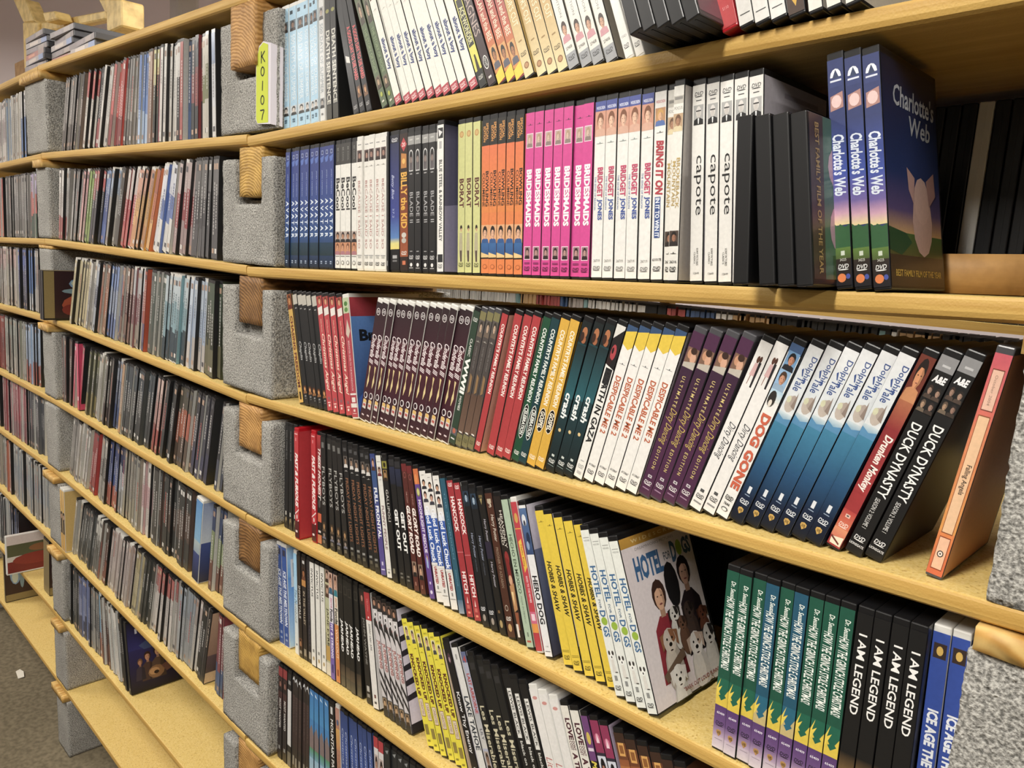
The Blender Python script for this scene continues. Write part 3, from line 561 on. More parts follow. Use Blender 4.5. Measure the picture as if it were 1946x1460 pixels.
'crash': ('k', '#12262a', 'teal black DVD case with white lowercase lettering', '#173e44', [('B', .0, .14, '#141e20'), ('E', .5, .07, .28, .035, '#a8683c'), ('E', .55, .115, .25, .025, '#9a5a34'), ('E', .35, .1, .2, .03, '#3a221a'), ('B', .15, .5, '#1a2c30', '#1f5a64'), ('B', .5, 1, '#1c3c42', '#131c1e'), ('T', 'crash', .47, .64, .2, .85, '#eef2f0', 2, .1), ('E', .5, .72, .16, .012, '#d8bc80'), ('R', .35, .65, .89, .905, '#c8d0cc'), ('D', .935, '#dfe4e2'), ('R', .15, .85, .965, .968, '#8aa0a0')]),
'gaza': ('k', '#d8d6d2', 'white DVD case with black stencil lettering and red face', '#e4e3de', [('B', .0, .1, '#d8d6d0'), ('P', [(0, .09), (1, .02), (1, .27), (0, .25)], '#1d1a1c'), ('E', .45, .17, .3, .05, '#a8303a'), ('E', .35, .16, .12, .02, '#2a1416'), ('P', [(.05, .2), (.6, .22), (.4, .26), (0, .25)], '#2a1818'), ('R', .15, .9, .27, .37, '#1d1d1f'), ('T', 'DEATH IN GAZA', .285, .76, .22, .88, '#1d1d1f', 2), ('T', 'DEAT', .285, .40, .22, .88, '#2a2a2c', 2), ('R', .3, .7, .88, .887, '#b0b0b0'), ('D', .92, '#a8a8a8'), ('R', .25, .75, .955, .975, '#b9b9b9')]),
'despic': ('k', '#d5cbd6', 'white DVD case with orange lettering and yellow top', '#e6e4e0', [('B', .0, .045, '#2c4a70'), ('P', [(0, .045), (1, .02), (1, .12), (.6, .145), (0, .12)], '#dcbc24'), ('U', .235, '#6a6a6c'), ('T', 'DESPICABLE ME 2', .31, .68, .25, .8, '#b5562a', 2), ('H', '61130667', .15, .85, .89, .905, '#3c3c3c', 1, .3), ('D', .94, '#1d1d1f')]),
'ultimate': ('g', '#2c2230', 'plum DVD case with gold spaced lettering', '#4a2444', [('B', .0, .09, '#4a2444'), ('R', .05, 1, .09, .205, '#7a5a48'), ('E', .4, .125, .25, .028, '#c08a68'), ('E', .68, .145, .24, .03, '#cc9c80'), ('E', .6, .105, .26, .02, '#3a241c'), ('P', [(.05, .18), (1, .16), (1, .205), (.05, .205)], '#b8b0a4'), ('B', .205, .5, '#3a2038', '#42203c'), ('T', 'U L T I M A T E', .255, .44, .36, .64, '#d0bc70', 1), ('T', 'Dirty Dancing', .45, .67, .15, .9, '#c0a850', 0, .4), ('T', 'E D I T I O N', .69, .83, .36, .64, '#d0bc70', 1), ('O', .88, '#c8c0c8'), ('D', .92, '#e0dce0'), ('R', .2, .8, .955, .962, '#9a7a98')]),
'dirty': ('k', '#d0cccc', 'white DVD case with black script and dancing couple', '#e4e2df', [('E', .42, .1, .12, .02, '#5a3426'), ('P', [(.3, .12), (.55, .12), (.6, .19), (.2, .19)], '#d0a8a8'), ('P', [(.3, .19), (.36, .19), (.32, .24), (.27, .24)], '#8a5a4a'), ('E', .62, .095, .1, .018, '#4a2c20'), ('P', [(.56, .11), (.76, .11), (.74, .25), (.6, .25)], '#232024'), ('T', 'Dirty Dancing', .46, .68, .15, .9, '#2a2a34', 0, .45), ('O', .885, '#4a4a4c'), ('D', .92, '#232325'), ('R', .15, .85, .955, .965, '#8a8a8a')]),
'doggone': ('k', '#dcdad4', 'white DVD case with orange jagged lettering', '#e6e5e1', [('B', .0, .05, '#3a5a88'), ('F', .04, .14, '#6a9ac8', '#c98a6a', '#1c1c22', '#23242c', .05, .95), ('F', .14, .25, '#8ab0d4', '#c89070', '#4a3424', '#8aa4bc', .0, .9), ('B', .25, .31, '#a8c8dc', '#d8dcd8'), ('E', .35, .3, .3, .045, '#2c2824'), ('E', .35, .325, .14, .02, '#d8d0c4'), ('T', 'DOG GONE', .385, .83, .16, .9, '#c2502a', 3), ('D', .885, '#2c2c2e'), ('H', '7644', .25, .75, .915, .932, '#3c3c3c', 1), ('E', .5, .955, .28, .012, '#5a5a5a'), ('E', .5, .957, .2, .008, '#e6e5e1')]),
'dolphin': ('k', '#16305c', 'blue and white DVD case with navy lettering', '#d8dcde', [('B', .0, .33, '#dcdee0', '#cfd6da'), ('T', 'Dolphin', .05, .19, .42, .92, '#2c4a86', 1), ('T', 'Tale', .165, .24, .2, .75, '#2c4a86', 1), ('P', [(.25, .13), (.35, .12), (.5, .16), (.42, .16)], '#2c4a86'), ('E', .5, .31, .36, .045, '#b9ada2'), ('E', .6, .29, .2, .03, '#a89a90'), ('P', [(.75, .24), (.9, .33), (.6, .32)], '#8a7a70'), ('E', .3, .29, .16, .018, '#c8c8a8'), ('B', .36, .4, '#c8d4d8', '#6a9ab8'), ('P', [(0, .375), (.5, .395), (1, .38), (1, .43), (0, .42)], '#4a86b0'), ('B', .42, .68, '#2f7a9c', '#154a72'), ('B', .68, .86, '#154a72', '#0e1f3a'), ('B', .86, 1, '#0e1f3a', '#0b1220'), ('R', .38, .62, .795, .835, '#d8dde2'), ('R', .3, .7, .845, .85, '#8a9ab0'), ('D', .885, '#e2e6ea'), ('W', .94, '#c8a04a')]),
'drunken': ('k', '#7a2422', 'red DVD case with white lettering and bare-chested figure', '#9a1e22', [('F', .0, .22, '#6a2a1a', '#cc8858', '#1e1412', '#c08050', 0, 1), ('B', .22, .36, '#a8603c', '#8a1e20'), ('B', .36, .7, '#861a20', '#9c2024'), ('T', 'Drunken Monkey', .395, .69, .15, .88, '#f0e4dc', 2, .2), ('B', .8, .9, '#b02c28', '#d06a44'), ('O', .83, '#e0b8a8'), ('D', .88, '#f0d8cc'), ('B', .9, .95, '#d88a60', '#c86a50'), ('P', [(.1, .955), (.95, .94), (.95, .99), (.15, .99)], '#e8d8c0'), ('P', [(.1, .95), (.8, .975), (.8, .985), (.1, .96)], '#6a2a20')]),
'duck': ('k', '#131313', 'black DVD case with white capitals and bearded men', '#171718', [('B', .0, .07, '#8a8a8c'), ('R', .3, .75, .04, .05, '#b9b9bb'), ('H', 'A&E', .12, .88, .09, .125, '#e8e8ea', 3, .2), ('F', .135, .2, '#171718', '#9a7a68', '#3a2a22', '#4a3c34', .05, .5), ('F', .14, .2, '#171718', '#a0806c', '#2c2420', '#4a3c34', .5, .98), ('F', .205, .265, '#171718', '#a8886c', '#5a4a3c', '#6a5c4c', .05, .5), ('F', .205, .265, '#171718', '#907060', '#2c2422', '#3a302a', .5, .98), ('T', 'DUCK DYNASTY', .32, .70, .22, .82, '#eeeeec', 1), ('T', 'SEASON 2: VOLUME 1', .71, .87, .3, .58, '#d8d8d6'), ('D', .925, '#e2e2e2'), ('H', 'LIONSGATE', .05, .95, .955, .968, '#dcdcdc', 1)]),
'falling': ('g', '#c8804a', 'orange pink DVD case with plain beige panels', '#d07a34', [('B', .0, .3, '#c84a5c', '#d0644c'), ('B', .3, .8, '#d0704a', '#d89038'), ('B', .8, 1, '#d87a30', '#cc5a28'), ('R', .16, .86, .065, .245, '#7a3a2c'), ('R', .2, .82, .07, .24, '#e0b49c'), ('R', .16, .86, .265, .805, '#8a4a24'), ('R', .2, .82, .27, .80, '#e2b88e'), ('R', .16, .86, .82, .975, '#8a3a1c'), ('R', .2, .82, .825, .97, '#e6b490'), ('T', 'October 2004', .09, .22, .42, .58, '#a08070'), ('T', 'Falling Angels', .485, .62, .32, .72, '#4a3a30', 1), ('E', .5, .9, .2, .016, '#4a3c34'), ('E', .5, .9, .14, .011, '#e6d8cc'), ('E', .5, .9, .05, .004, '#2a2220')]),
}

TITLES.update({
# ---- fourth row
'dark4': ('k', '#18181a', 'black DVD case with tiny grey lettering', '#1d1d1f', [('T', 'FAMILY STONE TRUE', .05, .33, .38, .6, '#8a8a88'), ('R', .3, .6, .84, .88, '#b9b7b0'), ('E', .5, .93, .24, .035, '#8a7a58'), ('E', .55, .95, .15, .02, '#3a3226')]),
'furious': ('r', '#b01824', 'red DVD case with white slanted lettering', '#b81c28', [('R', .1, .8, .02, .03, '#e6a8a8'), ('R', .25, .5, .06, .09, '#d87a7c'), ('T', 'FAST & FURIOUS', .2, .71, .15, .85, '#f2e6e4', 3, .3), ('P', [(.05, .77), (.95, .72), (.95, .735), (.05, .785)], '#e8d0d0'), ('E', .5, .8, .14, .022, '#e6d8d4'), ('P', [(.05, .87), (.95, .82), (.95, .835), (.05, .885)], '#e8d0d0'), ('B', .84, 1, '#5a1a1c', '#4a1416'), ('R', .15, .6, .93, .95, '#e0d0cc')]),
'finest': ('k', '#3a1a16', 'dark red DVD case with white slanted lettering', '#8a1c22', [('B', .0, .1, '#b02028', '#8a1a20'), ('B', .55, 1, '#1d1a1a'), ('T', 'THESE HONEST', .12, .6, .25, .85, '#ece4e0', 2, .3), ('E', .5, .63, .3, .04, '#4a4a4a'), ('R', .1, .95, .72, .8, '#c8562a'), ('R', .2, .8, .88, .9, '#d8c8c0'), ('B', .92, 1, '#b86a3c')]),
'flyboys': ('k', '#1c1a1a', 'black DVD case with white capitals and airman', '#232222', [('R', .2, .7, .05, .1, '#6a6a68'), ('T', 'FLYBOYS', .27, .62, .25, .8, '#b9b8b4'), ('F', .77, .87, '#2c241c', '#b58a5c', '#4a3828', '#5c4a38'), ('F', .86, .93, '#2a2622', '#9a8a80', '#2a2422', '#6a6a78'), ('R', .2, .75, .94, .97, '#6a6254')]),
'friday': ('k', '#17171a', 'black DVD case with brown lettering and face', '#1c1c1e', [('R', .2, .8, .03, .06, '#4a4a4c'), ('F', .1, .2, '#5a5450', '#a88870', '#2a2220', '#d0ccc8', .1, .9), ('U', .23, '#c0beba'), ('T', 'FRIDAY NIGHT LIGHTS', .29, .84, .25, .8, '#8a5a3c', 1), ('R', .2, .75, .89, .91, '#8a8a88'), ('R', .2, .75, .93, .96, '#5a564a')]),
'frontal': ('k', '#2c3a78', 'blue DVD case with bold white lettering', '#2c4a80', [('B', .0, .1, '#2a3a78'), ('F', .03, .14, '#3a4a80', '#d0a088', '#4a2c24'), ('B', .14, .7, '#2a5080', '#4a4088'), ('B', .7, 1, '#4a3f86', '#54488e'), ('T', 'FULL FRONTAL', .28, .7, .2, .85, '#f0f2f6', 2), ('R', .35, .65, .89, .92, '#c8c4e0'), ('R', .15, .85, .95, .96, '#c8c4e0')]),
'funny': ('k', '#d8d6d0', 'white DVD case with mauve lettering', '#dcdbd5', [('R', .15, .8, .05, .055, '#8a8a8a'), ('F', .09, .17, '#c8b8b0', '#b08068', '#2c201c', '#6a2c34', .05, .95), ('U', .2, '#9a9a98'), ('T', 'FUNNY PEOPLE', .41, .77, .25, .75, '#8a6a70', 1), ('R', .2, .8, .93, .935, '#9a9a98'), ('R', .3, .7, .95, .965, '#8a8a88')]),
'gallipoli': ('k', '#18181a', 'black DVD case with thin white capitals', '#1d1d1e', [('B', .03, .09, '#8a8430'), ('E', .5, .06, .25, .02, '#2a2416'), ('F', .1, .19, '#8a6a34', '#b58a60', '#2c2018'), ('T', 'GALLIPOLI', .26, .52, .3, .8, '#cfcdc8'), ('R', .25, .7, .9, .94, '#7a7460')]),
'getout': ('k', '#1d1d20', 'black DVD case with heavy rounded white lettering', '#1b1b1d', [('B', .0, .05, '#2c2c30'), ('B', .06, .2, '#232a44', '#1c2030'), ('T', 'GET OUT', .4, .73, .2, .85, '#f2f2f0', 3), ('R', .25, .7, .91, .925, '#6a6862'), ('R', .25, .7, .94, .955, '#6a6862')]),
'glory': ('k', '#4a1c18', 'brown DVD case with white slanted capitals', '#54221e', [('B', .0, .06, '#6a1c20'), ('E', .5, .09, .28, .025, '#8a4a44'), ('E', .5, .09, .2, .018, '#54221e'), ('T', 'THE STORY', .22, .31, .4, .6, '#c8a094'), ('T', 'GLORY ROAD', .33, .71, .15, .88, '#f0e8e2', 3, .25), ('F', .77, .89, '#8a7464', '#d0a080', '#3a2620', '#1d1a1e', .1, .92), ('R', .35, .6, .93, .96, '#9a6a5c')]),
'moonlight': ('k', '#5a2c5c', 'purple DVD case with cream lettering and orange top', '#5c3c8a', [('B', .0, .12, '#c8662a'), ('E', .4, .08, .3, .04, '#d8823a'), ('E', .5, .18, .35, .035, '#8a8a3a'), ('E', .5, .18, .25, .025, '#c8c880'), ('T', 'MOONLIGHT RESCUE', .24, .65, .25, .8, '#e8e0f0', 2), ('P', [(.3, .68), (.7, .7), (.6, .77), (.3, .76)], '#9ab0d8'), ('P', [(.4, .66), (.7, .68), (.6, .72)], '#c89a60'), ('R', .35, .65, .87, .89, '#c8bce0'), ('E', .5, .95, .25, .015, '#d8d0e8')]),
'chuck': ('k', '#dcd8d0', 'white and blue DVD case with Unrated in red', '#e0deda', [('R', .3, .7, .03, .034, '#6a6a6a'), ('F', .06, .14, '#e6e4e0', SK, '#2c2422', '#2c2c34', .1, .95), ('F', .15, .24, '#e6e4e0', '#d0a08a', '#2c1a18', '#3a3a44', .1, .95), ('B', .33, .7, '#1c50a8', '#2250a0'), ('B', .3, .34, '#d8dce6'), ('T', 'Good Luck Chuck', .27, .7, .2, .85, '#eef2fa', 2), ('B', .7, .72, '#e0deda'), ('T', 'UNRATED', .73, .86, .3, .72, '#a82c34', 2), ('R', .4, .6, .875, .9, '#8a8a88'), ('R', .1, .9, .92, .925, '#9a9a98')]),
'tealx': ('k', '#1f4a60', 'plain teal DVD case with faint lettering', '#23566c', [('T', 'THE GUARDIAN', .1, .6, .4, .6, '#6a9ab0'), ('T', 'DIRECTOR', .68, .8, .4, .6, '#6a9ab0'), ('B', .9, 1, '#4a6a84', '#8a98a8')]),
'hancock': ('k', '#d8d4d0', 'crimson DVD case with white double title', '#9c1c28', [('D', .03, '#f0e0e0'), ('T', 'HANCOCK', .12, .38, .25, .85, '#f2e8e6', 2), ('B', .525, .53, '#c86a70'), ('T', 'HITCH', .67, .83, .25, .85, '#f2e8e6', 2), ('P', [(.35, .9), (.5, .85), (.6, .9)], '#e8c8c4'), ('R', .25, .7, .91, .94, '#c05a54'), ('R', .3, .7, .96, .975, '#e08a70')]),
'potter': ('k', '#161a20', 'black DVD case with blue face and grey lettering', '#191b1f', [('F', .04, .15, '#23384e', '#9ab0c4', '#141a22', '#182430', .1, .95), ('T', 'Harry Potter', .34, .52, .3, .75, '#8a92a8', 1, .15), ('T', 'order of the phoenix', .53, .62, .36, .62, '#6a7080'), ('D', .88, '#e0e2e6'), ('E', .5, .945, .22, .025, '#9a9088')]),
'potter2': ('k', '#1c1a14', 'black DVD case with tan shield and two titles', '#1d1b1a', [('R', .2, .8, .03, .05, '#6a5c38'), ('P', [(.3, .055), (.7, .055), (.5, .1)], '#9a8a58'), ('T', 'Harry Potter', .2, .36, .3, .75, '#a8a4b0', 1, .15), ('B', .36, .48, '#2a2438'), ('T', 'Harry Potter', .5, .68, .3, .75, '#a8a4b0', 1, .15), ('R', .3, .6, .84, .86, '#7a5c38'), ('E', .5, .935, .24, .028, '#a89260')]),
'potter3': ('k', '#3a2014', 'brown DVD case with pale slanted lettering', '#4a281c', [('R', .2, .75, .04, .07, '#b8a890'), ('H', '3', .3, .7, .07, .1, '#d0c4b0', 1), ('T', 'Harry Potter', .15, .34, .25, .8, '#c8bcae', 1, .15), ('T', 'PRISONER OF AZKABAN', .38, .66, .3, .66, '#9a8470'), ('E', .45, .8, .22, .022, '#b0a494'), ('E', .45, .8, .16, .016, '#4a281c'), ('D', .87, '#e6e0d6'), ('E', .5, .935, .26, .028, '#b8925c')]),
'sword': ('k', '#3a2018', 'dark DVD case with red haired figure', '#241c1a', [('T', 'HEAVENLY', .1, .36, .5, .85, '#c8c2b8', 1), ('T', 'SWORD', .15, .34, .15, .45, '#c8c2b8', 1), ('E', .5, .43, .3, .05, '#8a1c1c'), ('P', [(.2, .42), (.7, .44), (.8, .62), (.3, .62)], '#7a1616'), ('E', .5, .58, .25, .035, '#c89a78'), ('P', [(.2, .62), (.85, .6), (.8, .78), (.3, .8)], '#b08050'), ('P', [(.3, .66), (.6, .66), (.5, .76)], '#e0c890'), ('P', [(.3, .8), (.8, .8), (.7, .92), (.4, .92)], '#8a4a2c'), ('R', .2, .5, .88, .97, '#d8d0c8')]),
'hecho': ('k', '#a0b49c', 'mint green DVD case with dark capitals', '#a8bca4', [('T', 'HECHO EN MEXICO', .24, .64, .22, .68, '#3a4a3c', 1), ('T', 'MADE IN MEXICO', .66, .84, .38, .6, '#4a5a4c'), ('R', .4, .6, .9, .93, '#6a7a6a'), ('R', .2, .8, .955, .968, '#b04a3c')]),
'kitty': ('w', '#b8283a', 'red DVD case with yellow scroll label', '#b82a3a', [('E', .5, .11, .3, .035, '#c89a44'), ('B', .18, .185, '#e8b830'), ('P', [(.2, .27), (.7, .25), (.95, .44), (.4, .48)], '#e0b82c'), ('T', 'Hello Kitty', .29, .44, .36, .7, '#a03a28', 1), ('T', 'GOES TO THE MOVIES', .5, .68, .4, .7, '#f0dce0', 1), ('B', .74, .82, '#c85a7a'), ('R', .2, .8, .755, .80, '#e6c8d4'), ('B', .82, .88, '#d88a2c'), ('B', .88, 1, '#b02434')]),
'herodog': ('k', '#4a4c5a', 'white DVD case with black capitals and sled dogs', '#dfe0e2', [('B', .02, .33, '#4a6a98', '#2c4470'), ('E', .45, .1, .3, .04, '#d8dce2'), ('E', .45, .12, .15, .02, '#3a3c48'), ('E', .6, .22, .25, .04, '#1c2c4a'), ('E', .4, .27, .2, .03, '#8aa0c0'), ('T', 'HERO DOG', .47, .79, .15, .85, '#232328', 2), ('H', '3145', .3, .7, .93, .94, '#6a6a6c'), ('R', .15, .85, .965, .97, '#6a6a6c')]),
'hobbs': ('k', '#d8ccd8', 'yellow DVD case with black slanted lettering', '#dcbf1e', [('U', .075, '#6a5c14'), ('T', 'HOBBS & SHAW', .33, .66, .25, .78, '#232014', 2, .25), ('R', .1, .9, .905, .91, '#a08a14'), ('R', .1, .9, .914, .919, '#a08a14'), ('D', .95, '#2c2814')]),
'hotel': ('k', '#e4dadd', 'white DVD case with blue lettering and small dog', '#dde0da', [('R', .15, .85, .045, .05, '#9a9c98'), ('H', 'WIDESCREEN', .15, .85, .06, .07, '#6a6c6a'), ('T', 'HOTEL', .22, .41, .2, .88, '#2f6290', 2), ('T', 'FOR', .425, .48, .32, .6, '#3a5a78', 1), ('T', 'D', .49, .53, .2, .88, '#2f6290', 2), ('E', .55, .555, .36, .025, '#8fae2c'), ('T', 'GS', .585, .65, .2, .88, '#2f6290', 2), ('E', .5, .76, .26, .024, '#e9eae6'), ('E', .3, .745, .12, .014, '#3a3634'), ('E', .7, .745, .12, .014, '#3a3634'), ('E', .5, .77, .07, .007, '#2a2624'), ('P', [(.36, .785), (.64, .785), (.74, .86), (.3, .86)], '#d2cfc8'), ('R', .55, .85, .857, .863, '#4a4644'), ('R', .33, .65, .88, .91, '#8a8c8a'), ('D', .95, '#2a2c2c')]),
'grinch': ('k', '#1a4a34', 'green DVD case with yellow and purple foot', '#17503c', [('B', .0, .66, '#175240', '#16503e'), ('T', "Dr. Seuss'", .055, .15, .42, .82, '#e8efe6', 1, .15), ('T', 'HOW THE GRINCH STOLE CHRISTMAS!', .145, .545, .16, .84, '#eef2ec', 1, .12), ('B', .62, .755, '#16503e', '#d8bc2c'), ('B', .655, .755, '#d8bc2c'), ('P', [(0, .60), (1, .60), (1, .655), (.72, .69), (.85, .70), (.45, .725), (.2, .70), (.35, .695), (0, .655)], '#16604a'), ('P', [(0, .655), (.3, .6), (.12, .66), (.45, .64), (.1, .7), (0, .71)], '#e2c83a'), ('B', .755, .86, '#54346c', '#6a4a80'), ('B', .86, .93, '#6a4a80', '#b8a0b8'), ('B', .93, 1, '#c2b0c0', '#d8ccd0'), ('H', '65409', .2, .85, .79, .803, '#e8e2ee', 1), ('D', .855, '#1c1820'), ('W', .91, '#b08444'), ('R', .2, .85, .945, .948, '#8a7a88')]),
'legend': ('k', '#141414', 'black DVD case with white roman capitals', '#161617', [('T', 'I AM LEGEND', .1, .50, .25, .78, '#ecebe8', 1), ('B', .7, .86, '#161617', '#8a6a3c'), ('B', .86, .93, '#8a6a3c', '#d8c08a'), ('E', .5, .80, .16, .022, '#a8805c'), ('P', [(.2, .98), (.22, .86), (.42, .83), (.6, .83), (.78, .86), (.8, .98)], '#2a2420'), ('R', .78, .84, .77, .88, '#1a1614')]),
'iceage1': ('w', '#1c3c8c', 'royal blue white-cased DVD with heavy white lettering', '#1f45a0', [('R', .12, .88, .05, .12, '#3a2c28'), ('E', .5, .085, .2, .022, '#d8b050'), ('T', 'ICE AGE THE MELTDOWN', .36, .93, .2, .86, '#eef2f8', 3)]),
# ---- fifth row
'iceage2': ('w', '#5a9ad8', 'royal blue DVD case with italic white lettering', '#1f4a98', [('B', .0, .1, '#23468c'), ('R', .2, .8, .03, .09, '#2c2c44'), ('T', 'ICE AGE THE MELTDOWN', .24, .8, .2, .8, '#e8eef8', 2, .2), ('R', .3, .7, .87, .9, '#8a9ac0'), ('R', .3, .7, .93, .95, '#8a9ac0')]),
'paleblue': ('w', '#9cc4e0', 'pale blue DVD case with dark script', '#b4d0e2', [('B', .0, .5, '#8cc0e4', '#a8cce4'), ('B', .5, 1, '#c8d8de', '#dcdcd6'), ('T', 'The Notebook', .36, .7, .2, .8, '#2c3a4c', 0, .35), ('R', .3, .7, .9, .92, '#6a7a88')]),
'immortal': ('k', '#2a2220', 'dark brown DVD case with silver capitals', '#2c2420', [('T', 'IMMORTALS', .3, .62, .25, .8, '#c8c4be', 1), ('F', .82, .93, '#6a4430', '#b07a50', '#2a1a14'), ('R', .2, .8, .94, .97, '#9a8f80')]),
'inthe': ('k', '#2a1f1a', 'dark DVD case with bronze photograph', '#2a2322', [('R', .25, .75, .03, .06, '#c8c8c8'), ('F', .1, .22, '#3a241c', '#a8683c', '#1c1412', '#6a3c24', 0, 1), ('B', .22, .28, '#b8803c'), ('T', 'IN THE VALLEY', .33, .66, .3, .75, '#b8a890', 1), ('R', .2, .8, .9, .97, '#8a8070')]),
'darkgrey5': ('k', '#232228', 'charcoal DVD case with faint lettering', '#26242a', [('T', 'INTERNATIONAL VELVET', .1, .85, .35, .62, '#5a5868'), ('R', .2, .8, .9, .97, '#9a948a')]),
'invictus': ('k', '#d4d2cc', 'white DVD case with black spaced capitals', '#deddd7', [('T', 'INVICTUS', .06, .33, .25, .7, '#232323', 1), ('R', .3, .7, .84, .87, '#8a8a86'), ('E', .5, .93, .2, .02, '#a8905c')]),
'janeeyre': ('k', '#b0a890', 'sage and tan DVD case with dark capitals', '#b8b48e', [('F', .0, .12, '#8a7468', '#d0a890', '#3a2a24'), ('F', .14, .26, '#6a5a50', '#d0a488', '#4a3024'), ('B', .26, .6, '#b0b494', '#b8b48a'), ('T', 'JANE EYRE', .36, .72, .2, .75, '#3a3426', 1), ('B', .72, .86, '#b89448'), ('B', .88, 1, '#cfc8b8')]),
'fonda1': ('k', '#8a7ab0', 'white and violet DVD case with exercise title', '#d8d4dc', [('F', .0, .2, '#c8a898', '#d8a88c', '#5a3428', '#2a5a78', 0, 1), ('T', 'Jane', .23, .33, .3, .8, '#c86a8a', 1), ('T', 'Fonda', .34, .46, .2, .85, '#1d1d24', 2), ('B', .47, 1, '#6c54a0', '#6a52a4'), ('T', 'FIT & STRONG', .48, .8, .25, .8, '#e8e2f2', 2), ('R', .3, .7, .86, .94, '#3a2c6a')]),
'fonda2': ('k', '#c88a4a', 'orange DVD case with exercise title', '#d8d0c0', [('F', .0, .2, '#b89888', '#d0a084', '#4a2c24', '#2c7a8a', 0, 1), ('T', 'Jane', .21, .3, .3, .8, '#c87a5a', 1), ('T', 'Fonda', .31, .46, .2, .85, '#2a2a2c', 2), ('B', .46, 1, '#cc8038', '#c8762e'), ('T', 'WALKOUT', .5, .78, .25, .8, '#e8d0b0', 1), ('R', .3, .7, .88, .94, '#8a3c1c')]),
'jarhead': ('k', '#1a1815', 'black DVD case with white italic capitals', '#1d1c1b', [('R', .15, .85, .06, .14, '#3a3630'), ('R', .25, .75, .065, .13, '#1d1c1b'), ('T', 'JARHEAD', .38, .68, .2, .85, '#f0f0ee', 2, .15), ('B', .8, .9, '#3a3028', '#5a4c3a'), ('B', .9, 1, '#4a4236', '#5a5444')]),
'wayne': ('k', '#1c1b1a', 'black DVD case with dim grey capitals', '#201f1f', [('F', .03, .14, '#2c201c', '#b07a6a', '#3a2420'), ('T', 'JOHN WAYNE', .25, .66, .3, .75, '#8a8782', 1), ('R', .25, .75, .85, .9, '#b0ada8'), ('R', .25, .75, .92, .95, '#8a8782')]),
'redwhite5': ('k', '#d4d2ce', 'white DVD case with red upper block', '#dcdad6', [('B', .0, .24, '#a81c24'), ('T', 'TRUTH', .05, .16, .4, .6, '#d89090'), ('E', .5, .215, .12, .01, '#e8c8c8'), ('T', 'JOHNNY CASH : JUNE', .27, .5, .3, .68, '#2a2a2a', 1), ('R', .35, .65, .88, .91, '#6a3a3a'), ('R', .3, .7, .94, .96, '#4a4a4a')]),
'zebra': ('k', '#d8d2dc', 'zebra striped DVD case with red lettering', '#c9c4c6', [('F', .0, .1, '#4a3a34', '#b8866a', '#1c1614', '#2a2a2c', 0, 1), ('E', .5, .14, .3, .025, '#e2e0e0'), ('E', .5, .145, .15, .015, '#232224'), ('T', 'THE', .2, .25, .3, .7, '#b04a44', 1), ('P', [(0, .19), (.4, .17), (1, .28), (1, .33), (.5, .26), (0, .24)], '#2a282a'), ('T', 'JUMPING', .36, .6, .1, .9, '#8a3a38', 2), ('T', 'JUMPING', .365, .605, .3, .7, '#d8b8b4', 1), ('P', [(0, .6), (1, .7), (1, .75), (0, .64)], '#2a282a'), ('P', [(0, .7), (1, .8), (1, .84), (0, .74)], '#2a282a'), ('B', .84, .9, '#4a4644'), ('F', .85, .94, '#8a7458', '#c8a078', '#3a2a20'), ('B', .94, 1, '#232224')]),
'knocked': ('k', '#d8c0c8', 'bright yellow DVD case with maroon capitals', '#e0d31c', [('H', 'UNRATED', .2, .8, .03, .045, '#6a5c10', 1), ('F', .06, .17, '#d8d0a0', '#c89a7c', '#3a2a20', '#4a4a44', .2, .85), ('U', .21, '#8a7c14'), ('T', 'KNOCKED UP', .28, .61, .22, .8, '#5a2418', 3), ('R', .15, .85, .63, .77, '#8a5a34'), ('R', .2, .8, .635, .765, '#d8c8b0'), ('T', 'UNRATED', .65, .755, .35, .65, '#8a5a44', 1), ('R', .2, .8, .83, .91, '#8a7a34'), ('R', .25, .7, .95, .965, '#8a7c14')]),
'enemy': ('k', '#c8c4cc', 'black DVD case with white blackletter lettering', '#18171a', [('E', .5, .12, .25, .04, '#4a3440'), ('E', .5, .13, .12, .02, '#a88a94'), ('T', 'Know Thy Enemy', .37, .82, .2, .85, '#e0e0e2', 1), ('R', .35, .6, .92, .94, '#d0d0d0')]),
'tahoe': ('k', '#d8d6d2', 'white DVD case with black wide capitals', '#d6d6d4', [('R', .35, .6, .05, .09, '#9a9a9a'), ('T', 'LAKE TAHOE', .36, .75, .15, .88, '#26303c', 2)]),
'four': ('k', '#b0b0c4', 'grey blue DVD case with red lettering', '#a8acc0', [('B', .0, .08, '#5a6488'), ('H', '4', .2, .8, .03, .08, '#b03a38', 2), ('T', 'LAST AIRBORNE', .16, .45, .2, .85, '#a8342e', 2), ('B', .45, .7, '#a8aab0', '#c8c6c2'), ('T', 'LILY', .56, .64, .3, .8, '#4a4a58', 1), ('F', .72, .86, '#a89a90', '#8a6a58', '#2c1c18')]),
'lesmis': ('k', '#26221e', 'black DVD case with pale gold lettering', '#1a1b1c', [('R', .15, .85, .05, .1, '#2c2c2e'), ('T', 'Les Miserables', .36, .83, .22, .85, '#c9c2a4', 1)]),
'lewis': ('k', '#17171a', 'black DVD case with white label and typewriter text', '#18181a', [('R', .25, .8, .1, .44, '#dcdbd6'), ('T', 'LEWIS BLACK', .12, .42, .36, .7, '#2a2a2a', 1), ('T', 'black on broadway', .46, .84, .3, .75, '#d6d5d0', 1), ('E', .5, .9, .2, .02, '#b07a88')]),
'little': ('w', '#cfccce', 'white DVD case with red script lettering', '#dedcd9', [('E', .5, .06, .3, .012, '#c88a84'), ('T', 'Little Women', .45, .82, .15, .88, '#b0504c', 0, .3)]),
